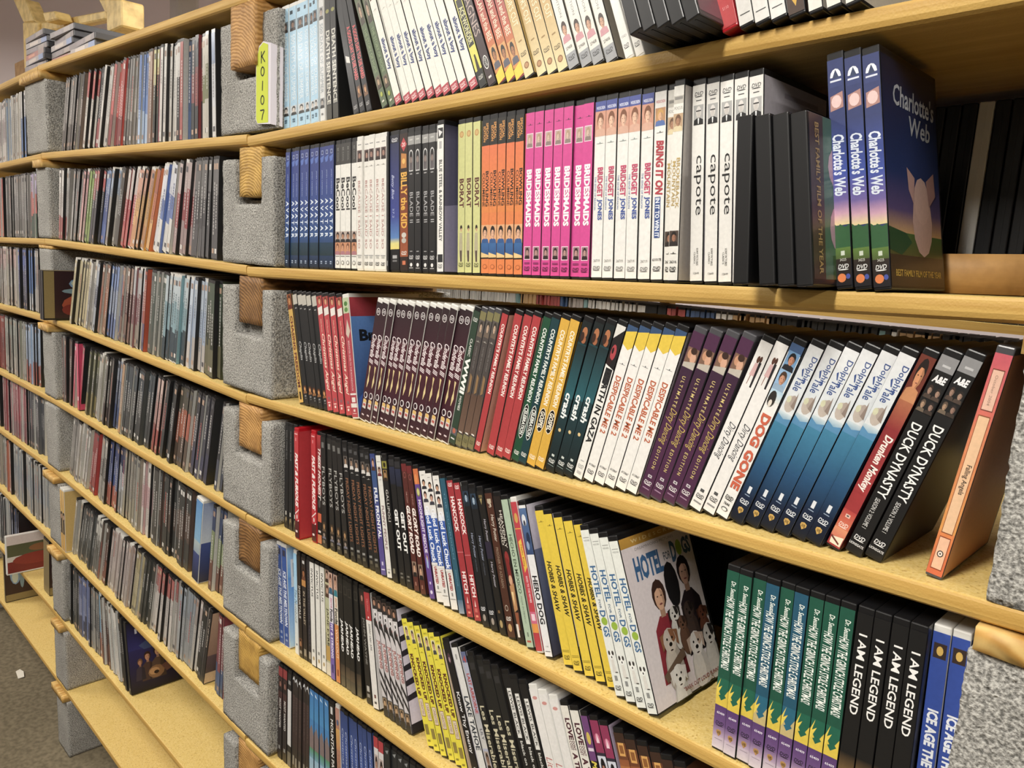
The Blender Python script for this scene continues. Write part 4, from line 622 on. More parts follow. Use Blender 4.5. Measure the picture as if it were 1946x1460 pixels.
'lovedont': ('k', '#d4d0ca', 'cream DVD case with maroon capitals', '#dcd9d0', [('T', 'LOVE', .08, .22, .2, .85, '#4a1c2c', 3), ('T', 'DONT', .225, .285, .5, .85, '#5a2c3c', 2), ('T', 'COST', .225, .285, .15, .48, '#5a2c3c', 2), ('T', 'A THING', .3, .52, .2, .85, '#4a1c2c', 3)]),
'purple5': ('k', '#5a2c5c', 'purple DVD case with yellow cartoon lettering', '#6a3c74', [('E', .5, .14, .3, .04, '#c8b048'), ('R', .1, .9, .2, .22, '#d8c8d8'), ('B', .28, .5, '#1d1a20'), ('T', 'MADEA', .28, .5, .15, .9, '#d8c43c', 3, .2)]),
'pink5': ('k', '#b8a8c0', 'magenta topped DVD case with dark portrait', '#2c2838', [('B', .0, .2, '#8a2450'), ('E', .5, .11, .3, .03, '#c86a8a'), ('P', [(.5, .08), (.3, .14), (.7, .14)], '#e8c8d4'), ('F', .22, .45, '#c8ccd8', '#a87058', '#141218', '#2c3a6a', 0, 1)]),
'mad5': ('k', '#4a2c1c', 'brown DVD case with gold square emblem', '#6a3a1e', [('B', .0, .06, '#3a241a'), ('R', .2, .8, .06, .14, '#d09a4a'), ('R', .3, .7, .075, .125, '#8a5420'), ('B', .16, .4, '#8a4c24', '#a8682c'), ('F', .2, .4, '#a8682c', '#5a3420', '#1c120c', '#d0c8c0', 0, 1)]),
# ---- sixth row
'red6': ('k', '#2a1c1c', 'dark DVD case with red top band', '#2a2324', [('B', .0, .1, '#8a2a2c'), ('F', .12, .25, '#4a2c28', '#9a6a5a', '#241a18'), ('B', .26, .5, '#4a2a28', '#2a2424'), ('T', 'MOST WANTED', .34, .66, .3, .75, '#d8d4d0', 1), ('R', .3, .7, .86, .9, '#8a8a88')]),
'white6': ('k', '#2a2a2c', 'dark DVD case with white central stripe', '#232325', [('B', .18, .78, '#cfcfcf'), ('R', .2, .8, .08, .12, '#8a8a8a'), ('B', .85, 1, '#6a6458')]),
'dark6': ('k', '#1f1c1c', 'dark brown DVD case with pale arc', '#2a2424', [('P', [(.1, .03), (.5, .0), (.9, .06), (.9, .08), (.5, .03), (.1, .05)], '#c8ccd0'), ('B', .2, .75, '#3a2a2a', '#332526'), ('T', 'MIRRORS', .2, .6, .35, .65, '#5a4a4a'), ('R', .25, .7, .85, .95, '#8a8478')]),
'skyblue6': ('k', '#3a7ab0', 'sky blue DVD case with green foot', '#2c78b4', [('B', .0, .3, '#1f6cac', '#3084bc'), ('P', [(0, .42), (.5, .36), (1, .46), (1, .62), (0, .6)], '#7a6a6a'), ('B', .6, .7, '#4a8a5a', '#6a9ab0'), ('B', .7, 1, '#8ab0c8', '#a8c0cc'), ('P', [(.2, .02), (.8, .06), (.3, .05)], '#cfe0ec')]),
'mount6': ('k', '#1c1c1c', 'black DVD case with white condensed capitals', '#1c1c1d', [('R', .3, .7, .03, .1, '#c8c8c8'), ('T', 'MOUNTAIN PATROL', .15, .8, .25, .75, '#e8e8e6', 1)]),
'gold6': ('w', '#a87850', 'tan pink DVD case with golden stripe', '#a8745c', [('B', .0, .12, '#b08070'), ('E', .5, .14, .3, .03, '#4a5a7a'), ('B', .2, .4, '#c89a4a', '#b88050'), ('T', 'MY BEST', .45, .7, .35, .65, '#8a5a44')]),
'navy6': ('k', '#23407c', 'navy blue DVD case with faint silver script', '#274486', [('B', .0, .4, '#22396e', '#2a4a94'), ('B', .55, 1, '#2a4a94', '#6a84b8'), ('T', 'Christmas Child', .16, .72, .3, .7, '#b8c4dc', 0, .2)]),
'redwh6': ('k', '#c8c4c0', 'white DVD case with red top and portrait', '#d0cccc', [('B', .0, .1, '#a82430'), ('F', .16, .4, '#b8a8a4', '#b08470', '#2a2020', '#3a2c30', .05, .95), ('R', .2, .8, .5, .6, '#6a4a4a')]),
'grey6': ('k', '#1e2022', 'charcoal DVD case with pale scratches', '#25282a', [('P', [(.2, .04), (.8, .02), (.6, .06)], '#8a8e90'), ('T', 'NATIONAL', .2, .6, .35, .65, '#4a5054')]),
# ---- special cases
'lyingpig': ('k', '#20303c', 'black DVD case with countryside cover', '#141416', []),
'maroonside': ('k', '#6a3a48', 'black DVD case with maroon side', '#141416', []),
'sunset': ('k', '#2a1c1a', 'DVD case with orange and blue painted cover', '#8a7a58', [('B', .0, 1, '#8a7850')]),
'yellowset': ('w', '#c8a860', 'yellow DVD box with dark central figure', '#d0a850', [('B', .0, .3, '#d8b060', '#cfa04a'), ('R', .1, .9, .36, .72, '#1d1a22'), ('E', .5, .44, .22, .04, '#d8a890'), ('B', .72, 1, '#d0a048')]),
'nightcover': ('k', '#1c1c48', 'dark DVD case with night blue adventure cover', '#1c1e22', [('D', .93, '#9a9aa4')]),
'tancover': ('k', '#b89478', 'dark DVD case with tan portrait cover', '#232226', [('T', 'OUT OF AFRICA', .1, .5, .3, .7, '#c8b8a8')]),
'shipcover': ('w', '#34507c', 'blue DVD box with pale columns', '#4a86c0', [('B', .0, .5, '#4a86c0', '#7aa8c8'), ('B', .5, .65, '#a8b8b8', '#8a9aa8'), ('B', .65, 1, '#2a3c78', '#141c34')]),
'pinkcover': ('k', '#c02c58', 'hot pink DVD case with grey figure cover', '#cc3a66', [('B', .0, 1, '#d04a72', '#c02848'), ('R', .3, .7, .8, .86, '#e8e0e0')]),
'orangecover': ('w', '#b8582c', 'DVD case with orange and white cover lying forward', '#d8d0c8', []),
'flatpile': ('g', '#8a8484', 'grey DVD case lying flat in the pile', '#8f8788', [('R', .1, .9, .15, .4, '#a89c98'), ('R', .2, .8, .5, .8, '#9a8f94')]),
'flatpile2': ('g', '#6a7ab0', 'pale DVD case lying flat in the pile', '#b0a8a8', [('B', .0, .25, '#8a9ac0'), ('R', .2, .8, .4, .8, '#d0c4bc')]),
'flatpile3': ('g', '#8a4a4c', 'reddish DVD case lying flat in the pile', '#b07a74', [('B', .0, .3, '#a89490'), ('R', .25, .75, .5, .85, '#d89a80')]),
})
PIG = [('B', .0, .5, '#131d3a', '#1d3470'), ('B', .5, .66, '#1d3470', '#5a4a80'), ('B', .66, .76, '#5a4a80', '#c8a070'), ('B', .76, .86, '#4a6a34', '#5a5a2c'), ('B', .86, 1, '#4a3824', '#2a2018'),
       ('H', 'Charlotte\'s', .18, .95, .1, .2, '#c0c8d4', 1, .2), ('H', 'Web', .45, .85, .22, .31, '#b4bcc8', 1, .2),
       ('P', [(0, .74), (.3, .76), (.4, .8), (.2, .86), (0, .84)], '#2c5030'),
       ('E', .62, .70, .19, .16, '#c8a8a4'), ('E', .62, .60, .15, .11, '#d0b0ac'), ('P', [(.36, .46), (.5, .5), (.46, .62), (.38, .56)], '#c09a98'), ('P', [(.88, .45), (.72, .5), (.76, .62), (.9, .56)], '#a88484'),
       ('H', 'BEST FAMILY FILM OF THE YEAR', .08, .95, .925, .955, '#c8a83c', 1)]
def dk(c, f): return tuple(q*f for q in lin(c)[:3])+(1,)
def person(u, t, s, skin, hair, cl):
    return [('P', [(u-.16*s, t+.44*s), (u-.13*s, t+.17*s), (u-.05*s, t+.11*s), (u+.05*s, t+.11*s), (u+.13*s, t+.17*s), (u+.16*s, t+.44*s)], cl),
            ('P', [(u+.02*s, t+.44*s), (u+.05*s, t+.12*s), (u+.13*s, t+.17*s), (u+.16*s, t+.44*s)], dk(cl, .55)),
            ('E', u, t+.005*s, .085*s, .08*s, hair), ('P', [(u-.03*s, t+.05*s), (u-.03*s, t+.12*s), (u+.03*s, t+.12*s), (u+.03*s, t+.05*s)], dk(skin, .6)),
            ('E', u-.004*s, t+.022*s, .056*s, .063*s, skin), ('P', [(u+.005*s, t-.03*s), (u+.05*s, t), (u+.05*s, t+.05*s), (u+.02*s, t+.082*s), (u+.028*s, t+.03*s)], dk(skin, .66)),
            ('P', [(u-.07*s, t+.03*s), (u-.075*s, t-.03*s), (u, t-.078*s), (u+.075*s, t-.03*s), (u+.07*s, t+.03*s), (u+.045*s, t-.02*s), (u-.01*s, t-.03*s), (u-.05*s, t-.012*s)], hair),
            ('E', u-.024*s, t+.012*s, .009*s, .0035*s, dk(hair, .6)), ('E', u+.022*s, t+.012*s, .009*s, .0035*s, dk(hair, .6)), ('E', u, t+.053*s, .02*s, .005*s, '#8a4a44')]
def dog(u, t, s, fur, patch):
    return [('E', u, t+.14*s, .11*s, .13*s, dk(fur, .75)), ('E', u-.02*s, t+.14*s, .07*s, .12*s, fur), ('P', [(u-.05*s, t-.05*s), (u-.11*s, t-.04*s), (u-.1*s, t+.04*s), (u-.06*s, t+.01*s)], patch), ('P', [(u+.05*s, t-.05*s), (u+.11*s, t-.04*s), (u+.1*s, t+.04*s), (u+.06*s, t+.01*s)], patch),
            ('E', u, t, .08*s, .066*s, fur), ('P', [(u, t-.06*s), (u+.06*s, t-.05*s), (u+.075*s, t), (u+.03*s, t+.02*s)], patch), ('E', u, t+.032*s, .045*s, .036*s, dk(fur, 1.08)),
            ('E', u-.032*s, t-.012*s, .010*s, .007*s, '#1a1614'), ('E', u+.032*s, t-.012*s, .010*s, .007*s, '#1a1614'), ('E', u, t+.018*s, .02*s, .011*s, '#1a1614'), ('E', u, t+.048*s, .018*s, .004*s, '#3a2420')]
COVERS = {
'charl': PIG, 'lyingpig': [('B', 0, 1, '#5a8a78', '#4a6a54'), ('P', [(0, .86), (1, .88), (1, 1), (0, 1)], '#4a3428'), ('P', [(0, .1), (1, .05), (1, .3), (0, .4)], '#d8c8a0'), ('P', [(0, .0), (.5, 0), (.3, .5), (0, .5)], '#3a6a5c'),
       ('E', .62, .55, .3, .2, '#a89ab8'), ('E', .3, .72, .13, .1, '#c8a0b0'), ('E', .68, .74, .14, .08, '#c49ab0'), ('P', [(.85, .5), (1, .5), (1, .8), (.85, .8)], '#3a5a34'), ('E', .92, .7, .05, .04, '#a83a34'), ('H', 'BEST FAMILY FILM OF THE YEAR', .05, .97, .905, .945, '#b89858', 1)],
'capote': [('H', 'capote', .22, .95, .14, .30, '#2a282e', 0), ('R', .3, .85, .05, .075, '#a8a0ac'), ('E', .55, .62, .2, .16, '#5a565c'), ('P', [(.2, 1), (.25, .8), (.85, .8), (.9, 1)], '#2c2a30')],
'hotel': [('B', .0, .06, '#c8962c', '#b88a28'), ('H', 'W I D E S C R E E N', .15, .9, .02, .042, '#e8d090', 1), ('H', 'DREAMWORKS PICTURES', .18, .75, .075, .092, '#8a8484'),
          ('H', 'HOTEL', .12, .52, .125, .27, '#2f6090', 3), ('H', 'FOR', .545, .65, .16, .21, '#3a4a58', 1), ('H', 'D', .66, .74, .11, .24, '#3a5a78', 3), ('E', .79, .165, .045, .05, '#8fae2c'), ('H', 'GS', .84, .97, .11, .22, '#3a5a78', 3)]
          + person(.36, .38, 1.15, '#d8a888', '#3a241c', '#8a1c2c') + person(.78, .3, 1.15, '#c89a84', '#1c1416', '#2a2024') + [('E', .57, .36, .1, .14, '#1c1a1c')]
          + dog(.72, .55, .9, '#4a3a34', '#2a2220') + dog(.50, .53, .8, '#d8d4ce', '#2c2826') + dog(.58, .6, .7, '#6a4a38', '#3a2820') + dog(.9, .6, .75, '#6a3c28', '#4a2818')
          + dog(.35, .66, 1.15, '#c8bcb0', '#8a5a3a') + [('P', [(.17, .83), (.5, .73), (.52, .78), (.2, .88)], '#6a5444')] + dog(.92, .74, 1.1, '#d0ccc8', '#2a2828') + dog(.7, .75, 1.15, '#e2dcd8', '#c0a898') + dog(.36, .87, 1.05, '#ece8e4', '#e2dcd8')
          + [('H', '"BARK OUT LOUD FUNNY"', .38, .97, .945, .97, '#8a3a34', 1)],
'brew': [('B', .0, .16, '#a82c3c', '#8a2432'), ('B', .16, 1, '#4a78b8', '#24386c'), ('H', 'Brewster', .1, .95, .27, .37, '#141820', 3), ('H', 'Little', .25, .8, .38, .46, '#a8a03c', 2), ('E', .55, .75, .35, .2, '#2c4a9c'), ('E', .6, .85, .2, .15, '#d0b030'), ('E', .2, .9, .2, .12, '#2a58b0')],
'bluesteel': [('P', [(0, .55), (.5, .5), (1, .62), (1, 1), (0, 1)], '#8a86a4'), ('B', .0, .1, '#3a3a4c', '#5a5872'), ('P', [(.3, .66), (.7, .6), (.6, .95), (.35, .95)], '#2a2832')],
'zebra': [('P', [(0, .10+.12*i), (.35, .06+.12*i), (1, .16+.12*i), (1, .21+.12*i), (.4, .12+.12*i), (0, .145+.12*i)], '#2a282c') for i in range(6)] + [('P', [(.78, .0), (1, 0), (1, 1), (.55, 1), (.5, .92), (.78, .84)], '#5a3420'), ('R', 0, 1, .93, 1, '#232124'), ('H', 'THE COMEDY', .55, .95, .95, .975, '#b8a898')],
'knocked': [('B', .0, .1, '#e0d31c'), ('B', .1, 1, '#d8c4a8', '#c8b090')],
'hobbs': [('B', .0, .12, '#d8ccd8'), ('E', .5, .5, .4, .35, '#3a3a40'), ('B', .85, 1, '#2a2a2c'), ('P', [(0, .93), (.3, .84), (.4, .84), (.05, .96)], '#e0e0e0')],
'herodog': [('B', .0, .3, '#d0ccd8', '#a8a4b4'), ('B', .3, 1, '#5a6480', '#3a3c4c'), ('E', .4, .3, .3, .18, '#8a7c78'), ('E', .25, .9, .12, .07, '#d8d8dc'), ('E', .25, .9, .1, .06, '#3a3c4c')],
'hard': [('E', .4, .6, .3, .25, '#5a4030'), ('E', .3, .5, .15, .12, '#8a6a50')],
'sunset': [('B', .0, 1, '#2c2024', '#33191a'), ('R', 0, 1, .86, 1, '#8a7848'), ('E', .26, .42, .14, .24, '#7a9ab8'), ('E', .25, .5, .08, .13, '#c0c8b4'), ('E', .42, .5, .06, .26, '#7a949c'), ('E', .72, .5, .22, .26, '#a0431f'), ('E', .6, .36, .13, .14, '#c8844a'), ('E', .82, .62, .12, .14, '#7a2418')],
'nightcover': [('B', .0, .4, '#16162a', '#24246a'), ('B', .4, 1, '#24205a', '#1a141c'), ('H', 'NIM', .15, .6, .1, .17, '#c8ccdc', 2), ('P', [(.2, .35), (.5, .25), (.9, .3), (.8, .42), (.3, .42)], '#3a4a78')] + person(.35, .52, .8, '#c08a6a', '#3a2018', '#4a3430') + person(.55, .48, .9, '#c89878', '#2c1a14', '#5a4438') + person(.2, .58, .6, '#b88060', '#6a4a30', '#3a3040') + [('E', .5, .78, .16, .09, '#8a6440'), ('E', .46, .77, .1, .05, '#b88a58'), ('E', .5, .79, .05, .025, '#2a1c18'), ('P', [(.6, .72), (1, .6), (1, .75), (.7, .82)], '#6a4438')],
'tancover': [('B', .0, .6, '#c8a488', '#a07c68'), ('E', .6, .45, .3, .25, '#3a2a2c'), ('B', .6, .85, '#6a5458', '#4a3c44'), ('B', .85, 1, '#d0b494')],
'shipcover': [('B', .0, .5, '#8a9ac0', '#c8d0d8'), ('T', 'SUMMER', .1, .5, .3, .7, '#3a4a88', 1), ('B', .5, 1, '#3a4c8c', '#1c2444')],
'pinkcover': [('H', 'THE', .2, .6, .12, .22, '#e8dce0', 2), ('E', .5, .38, .16, .12, '#a8a8ac'), ('P', [(.2, .9), (.25, .55), (.5, .48), (.75, .55), (.8, .9)], '#2a2628')],
'orangecover': [('R', 0, .24, 0, 1, '#d0c2be'), ('R', .24, .56, 0, 1, '#56583c'), ('R', .56, .7, 0, 1, '#cfcac2'), ('R', .7, 1, 0, 1, '#7a1c16'), ('E', .68, .5, .16, .42, '#8a2418'), ('E', .4, .45, .1, .2, '#8a5a34')],
'iceage2': [('B', .0, .3, '#a8ccec', '#5a9ada'), ('B', .3, 1, '#4a8cd4', '#b8d8f0'), ('R', .05, .3, .12, .4, '#e2e2e4'), ('R', .08, .2, .16, .3, '#9a9aa0'), ('E', .3, .62, .12, .06, '#b0683c')],
}
_g = TITLES['grinch']
TITLES['grinch_teal'] = ('k', '#164a5a', 'teal DVD case', '#17506a', [tuple({'#175240': '#17506a', '#16503e': '#165068', '#16604a': '#16607a', '#d8bc2c': '#c0ac70'}.get(q, q) if isinstance(q, str) else q for q in it) for it in _g[4]])
ROWS = {1:[['days',(-1.1823,-2.7,0.0219),(-1.1587,-3.09,0.0219),(-1.1352,-3.49,0.0219)],
 ['days',(-1.1155,-3.84,0.014),(-1.1013,-3.68,0.014),(-1.0871,-3.52,0.014)],
 ['daysw',(-1.0724,-3.64,0.0143)],
 ['death',(-1.0548,-4.48,0.0148),(-1.0362,-5.53,0.0147)],
 ['darkx',(-0.9851,-18.59,0.0136)],
 ['hard',(-0.9671,-19.49,0.0122),(-0.9509,-20.35,0.0121)],
 ['olive',(-0.9138,-26.15,0.013),(-0.8991,-25.97,0.013)],
 ['boy',(-0.8823,-25.79,0.0141),(-0.8658,-25.93,0.0141),(-0.8493,-26.06,0.0141),(-0.8328,-26.2,0.0141),(-0.8163,-26.33,0.0141),(-0.7998,-26.47,0.0141),(-0.7833,-26.6,0.014),(-0.7668,-26.74,0.014),(-0.7503,-26.87,0.014),(-0.7338,-27,0.014)],
 ['ace',(-0.718,-26.81,0.0124)],
 ['agnes',(-0.7021,-26.81,0.0132)],
 ['akeelah',(-0.6857,-26.45,0.0135),(-0.6704,-25.83,0.0136),(-0.6551,-25.21,0.0136)],
 ['direct',(-0.6394,-24.86,0.0141),(-0.6236,-24.58,0.0141),(-0.6079,-24.3,0.0142),(-0.5921,-24.02,0.0142)],
 ['manw',(-0.5755,-23.7,0.0143),(-0.5597,-23.63,0.0143),(-0.5438,-23.55,0.0143),(-0.528,-23.47,0.0143)],
 ['thinw',(-0.5039,-23.62,0.0099),(-0.4915,-23.99,0.0099)],
 ['redth',(-0.3813,-19.1,0.0154)],
 ['whdvd',(-0.3649,-17.11,0.0137),(-0.3504,-16.8,0.0137),(-0.3359,-16.49,0.0137)],
 ['goldfig',(-0.3206,-14.19,0.0143)],
 ['nuts',(-0.3049,-12.85,0.0114),(-0.2901,-13.71,0.0113),(-0.2752,-14.56,0.0113)]],
2:[['avatar',(-1.1739,-0,0.0139),(-1.1591,-0.19,0.0139),(-1.1444,-0.38,0.0139),(-1.1296,-0.57,0.0139),(-1.1148,-0.75,0.0139),(-1.1001,-0.94,0.0139),(-1.0853,-1.13,0.0139),(-1.0706,-1.32,0.0139),(-1.0558,-1.51,0.0139),(-1.0411,-1.69,0.0139)],
 ['becool',(-1.0256,-1.8,0.0139),(-1.0108,-2.03,0.0139),(-0.9959,-2.25,0.0139),(-0.9811,-2.47,0.0139)],
 ['because',(-0.9658,-2.69,0.0143),(-0.9513,-2.7,0.0143),(-0.9367,-2.71,0.0143),(-0.9222,-2.72,0.0143),(-0.9076,-2.73,0.0143)],
 ['thind',(-0.8969,-3.14,0.0041)],
 ['betty',(-0.8821,-3.57,0.0211)],
 ['billy',(-0.861,-3.74,0.0184)],
 ['blade',(-0.8435,-3.73,0.0139),(-0.8293,-3.75,0.0139),(-0.8151,-3.76,0.0139),(-0.8008,-3.78,0.0139),(-0.7866,-3.8,0.0139)],
 ['bluesteel',(-0.7701,-3.66,0.0128)],
 ['borat',(-0.7437,-3.67,0.0135),(-0.7294,-3.85,0.0135),(-0.7151,-4.03,0.0135)],
 ['bowling',(-0.7004,-3.8,0.0139),(-0.6862,-3.75,0.0139),(-0.6721,-3.71,0.0139),(-0.6579,-3.67,0.0139),(-0.6438,-3.62,0.0139)],
 ['brides',(-0.6291,-3.03,0.014),(-0.6147,-3.07,0.014),(-0.6003,-3.11,0.014),(-0.5859,-3.16,0.014),(-0.5716,-3.2,0.014),(-0.5572,-3.25,0.014),(-0.5428,-3.29,0.014)],
 ['bridget',(-0.5266,-3.52,0.0146),(-0.5112,-3.67,0.0146),(-0.4959,-3.82,0.0146),(-0.4805,-3.97,0.0146),(-0.4651,-4.13,0.0146)],
 ['bring',(-0.4494,-4.35,0.0139)],
 ['broke',(-0.4361,-4.29,0.0114),(-0.4245,-3.75,0.0114)],
 ['capote',(-0.4038,-5.29,0.0138),(-0.3889,-5.54,0.0138),(-0.3739,-5.8,0.0138)],
 ['capote',(-0.3582,-5.97,0.0139),(-0.3435,-6.13,0.0139)],
 ['charl',(-0.2573,-9.71,0.0134),(-0.2425,-9.99,0.0134),(-0.2277,-10.27,0.0134)]],
3:[['chasing',(-1.1302,-14.58,0.0141)],
 ['chaplin',(-1.1148,-13.85,0.0138),(-1.1004,-13.78,0.0138),(-1.086,-13.7,0.0138),(-1.0716,-13.63,0.0138),(-1.0572,-13.55,0.0138)],
 ['angel',(-1.0414,-12.72,0.0159),(-1.0249,-12.41,0.0159),(-1.0083,-12.1,0.0159),(-0.9917,-11.78,0.016)],
 ['brew',(-0.9738,-11.14,0.0166)],
 ['cinder',(-0.9572,11.33,0.0142),(-0.9424,11.35,0.0142),(-0.9277,11.36,0.0142),(-0.913,11.38,0.0142),(-0.8983,11.4,0.0142),(-0.8836,11.41,0.0142),(-0.8689,11.43,0.0142),(-0.8542,11.45,0.0142),(-0.8395,11.47,0.0142),(-0.8248,11.48,0.0142),(-0.81,11.5,0.0142),(-0.7953,11.52,0.0142),(-0.7806,11.53,0.0142),(-0.7659,11.55,0.0142)],
 ['ww2',(-0.7517,11.43,0.0127)],
 ['brown3',(-0.7385,11.32,0.0113),(-0.7268,11.44,0.0113),(-0.7152,11.56,0.0113)],
 ['cfr_red',(-0.7032,11.91,0.0109)],
 ['cfr_red',(-0.6779,11.22,0.0135),(-0.6639,11.46,0.0135),(-0.6499,11.71,0.0135)],
 ['cfr_green',(-0.636,12.13,0.0127)],
 ['cfr_teal',(-0.6224,12.38,0.0131)],
 ['cfr_yel',(-0.6079,12.41,0.0139),(-0.5934,12.43,0.0139)],
 ['crash',(-0.5783,12.95,0.0138),(-0.5639,13.46,0.0138),(-0.5495,13.97,0.0137)],
 ['gaza',(-0.5354,14.01,0.0125)],
 ['despic',(-0.5203,13.93,0.0139),(-0.5056,13.91,0.0139),(-0.491,13.88,0.0139),(-0.4764,13.86,0.0139),(-0.4617,13.84,0.0139)],
 ['ultimate',(-0.4464,14.98,0.0145),(-0.4312,15.63,0.0144),(-0.416,16.28,0.0144),(-0.4008,16.92,0.0143)],
 ['dirty',(-0.3852,18.1,0.0133),(-0.3705,17.98,0.0133)],
 ['doggone',(-0.3553,17.96,0.0131)],
 ['dolphin',(-0.3396,18.26,0.0139),(-0.3245,18.19,0.0139),(-0.3094,18.12,0.0139),(-0.2942,18.05,0.0139),(-0.2791,17.98,0.0139),(-0.264,17.92,0.014)],
 ['drunken',(-0.2475,17.34,0.0126)],
 ['duck',(-0.2298,16.64,0.0144),(-0.2136,16.37,0.0144)],
 ['falling',(-0.1662,7.49,0.0124)]],
4:[['dark4',(-1.1759,-0.27,0.0133),(-1.1605,-0.82,0.0133),(-1.1452,-1.38,0.0133),(-1.1298,-1.94,0.0133)],
 ['furious',(-1.1137,-2.68,0.0136)],
 ['furious',(-1.0809,-2.96,0.0143)],
 ['finest',(-1.0666,-2.86,0.0129)],
 ['flyboys',(-1.0491,-3.78,0.0144),(-1.0278,-5.76,0.0143),(-1.0066,-7.73,0.0143),(-0.9853,-9.68,0.0142)],
 ['friday',(-0.966,-10.48,0.0139),(-0.9499,-10.96,0.0139),(-0.9339,-11.44,0.0139),(-0.9178,-11.91,0.0139),(-0.9018,-12.39,0.0139)],
 ['frontal',(-0.8866,-12.54,0.0132)],
 ['funny',(-0.8728,-12.38,0.0127)],
 ['gallipoli',(-0.8579,-12.34,0.0121)],
 ['getout',(-0.8417,-12.45,0.0136),(-0.8259,-12.92,0.0136)],
 ['glory',(-0.8097,-13.41,0.0121),(-0.7941,-14.24,0.0121)],
 ['moonlight',(-0.774,-15.93,0.0116)],
 ['chuck',(-0.7577,-16.53,0.0141),(-0.7422,-16.69,0.0141),(-0.7267,-16.85,0.0141)],
 ['tealx',(-0.7114,-17.05,0.0115)],
 ['hancock',(-0.6964,-17.53,0.013),(-0.6813,-17.88,0.0129)],
 ['potter',(-0.665,-17.74,0.0131),(-0.6498,-18.1,0.0131)],
 ['potter2',(-0.6345,-18.4,0.0119)],
 ['potter3',(-0.6194,-18.43,0.0136)],
 ['sword',(-0.603,-18.64,0.0135)],
 ['hecho',(-0.5863,-19.12,0.0123)],
 ['kitty',(-0.573,-18.97,0.0107)],
 ['herodog',(-0.5557,-19.29,0.0125)],
 ['hobbs',(-0.5266,-20.17,0.014),(-0.5104,-20.45,0.014),(-0.4941,-20.72,0.014),(-0.4779,-21,0.014),(-0.4617,-21.27,0.0139)],
 ['hotel',(-0.4449,-21.63,0.0127),(-0.4301,-21.86,0.0127),(-0.4154,-22.09,0.0126),(-0.4007,-22.32,0.0126)],
 ['grinch',(-0.3264,-1.1,0.0131),(-0.3131,-1.06,0.0131),(-0.2998,-1.03,0.0131),(-0.2865,-1,0.0131),(-0.2733,-0.96,0.0131),(-0.26,-0.93,0.0131),(-0.2467,-0.9,0.0131),(-0.2334,-0.86,0.0131),(-0.2201,-0.83,0.0131)],
 ['legend',(-0.2066,-0.56,0.0135),(-0.1924,-0.71,0.0135),(-0.1781,-0.85,0.0135),(-0.1639,-1,0.0135)],
 ['iceage1',(-0.1481,-1.62,0.0132),(-0.1333,-2.01,0.0132)]],
5:[['iceage2',(-1.186,-4.89,0.0168),(-1.168,-5.16,0.0168)],
 ['paleblue',(-1.1341,-4.02,0.0114)],
 ['immortal',(-1.1195,-4.78,0.0121)],
 ['inthe',(-1.106,-4.29,0.0137)],
 ['darkgrey5',(-1.0919,-4.07,0.0119)],
 ['invictus',(-1.0774,-4.33,0.0142),(-1.0627,-4.38,0.0142),(-1.048,-4.43,0.0142)],
 ['janeeyre',(-1.033,-4.54,0.0141)],
 ['fonda1',(-1.0174,-5.12,0.0126)],
 ['fonda2',(-1.0029,-5.6,0.0121)],
 ['jarhead',(-0.9887,-5.74,0.0134),(-0.9739,-6.09,0.0134),(-0.959,-6.44,0.0134),(-0.9441,-6.79,0.0134)],
 ['wayne',(-0.9177,-9.89,0.0147)],
 ['redwhite5',(-0.8971,-11.21,0.0155)],
 ['zebra',(-0.8706,-13.77,0.0121),(-0.8559,-14.35,0.0121),(-0.8412,-14.93,0.012),(-0.8265,-15.51,0.012),(-0.8118,-16.08,0.012)],
 ['knocked',(-0.7651,-23.6,0.0135),(-0.7502,-23.58,0.0135),(-0.7353,-23.55,0.0135),(-0.7204,-23.52,0.0135),(-0.7055,-23.49,0.0135),(-0.6906,-23.47,0.0135)],
 ['enemy',(-0.6673,-25.15,0.0139)],
 ['tahoe',(-0.6482,-25.4,0.0136)],
 ['four',(-0.6331,-24.95,0.0105)],
 ['lesmis',(-0.6179,-24.5,0.0138),(-0.6025,-24.5,0.0138),(-0.587,-24.5,0.0138),(-0.5716,-24.5,0.0138)],
 ['lewis',(-0.554,-24.5,0.0143),(-0.538,-24.5,0.0143),(-0.5221,-24.5,0.0143)],
 ['little',(-0.5062,-24,0.0144),(-0.49,-24,0.0149),(-0.4735,-24,0.0149)],
 ['lovedont',(-0.4583,-23,0.0128),(-0.4435,-23,0.0141)],
 ['purple5',(-0.43,-22.5,0.0106)],
 ['pink5',(-0.4164,-22.5,0.0128),(-0.4024,-22.5,0.0128)],
 ['mad5',(-0.3831,-22,0.0147),(-0.367,-22,0.0147),(-0.351,-22,0.0147),(-0.3349,-22,0.0147),(-0.3188,-22,0.0147),(-0.3028,-22,0.0147)]],
6:[['red6',(-1.1907,0.53,0.0147),(-1.173,-0.33,0.0147)],
 ['white6',(-1.1565,-0.54,0.0129)],
 ['dark6',(-1.143,-0.4,0.0112),(-1.1311,-0.56,0.0112),(-1.1192,-0.72,0.0112),(-1.1072,-0.88,0.0112),(-1.0953,-1.04,0.0112)],
 ['skyblue6',(-1.0796,-1.38,0.0143),(-1.0618,-2.35,0.0143),(-1.044,-3.32,0.0143),(-1.0262,-4.29,0.0143)],
 ['mount6',(-1.0079,-4.82,0.0167)],
 ['gold6',(-0.9891,-5.55,0.0117)],
 ['navy6',(-0.9769,-4.86,0.0124),(-0.9624,-5.44,0.0124),(-0.9478,-6.02,0.0124),(-0.9333,-6.6,0.0123),(-0.9187,-7.17,0.0123),(-0.9041,-7.75,0.0123),(-0.8896,-8.32,0.0123)],
 ['redwh6',(-0.8774,-6.81,0.0119),(-0.8645,-5.76,0.0135)],
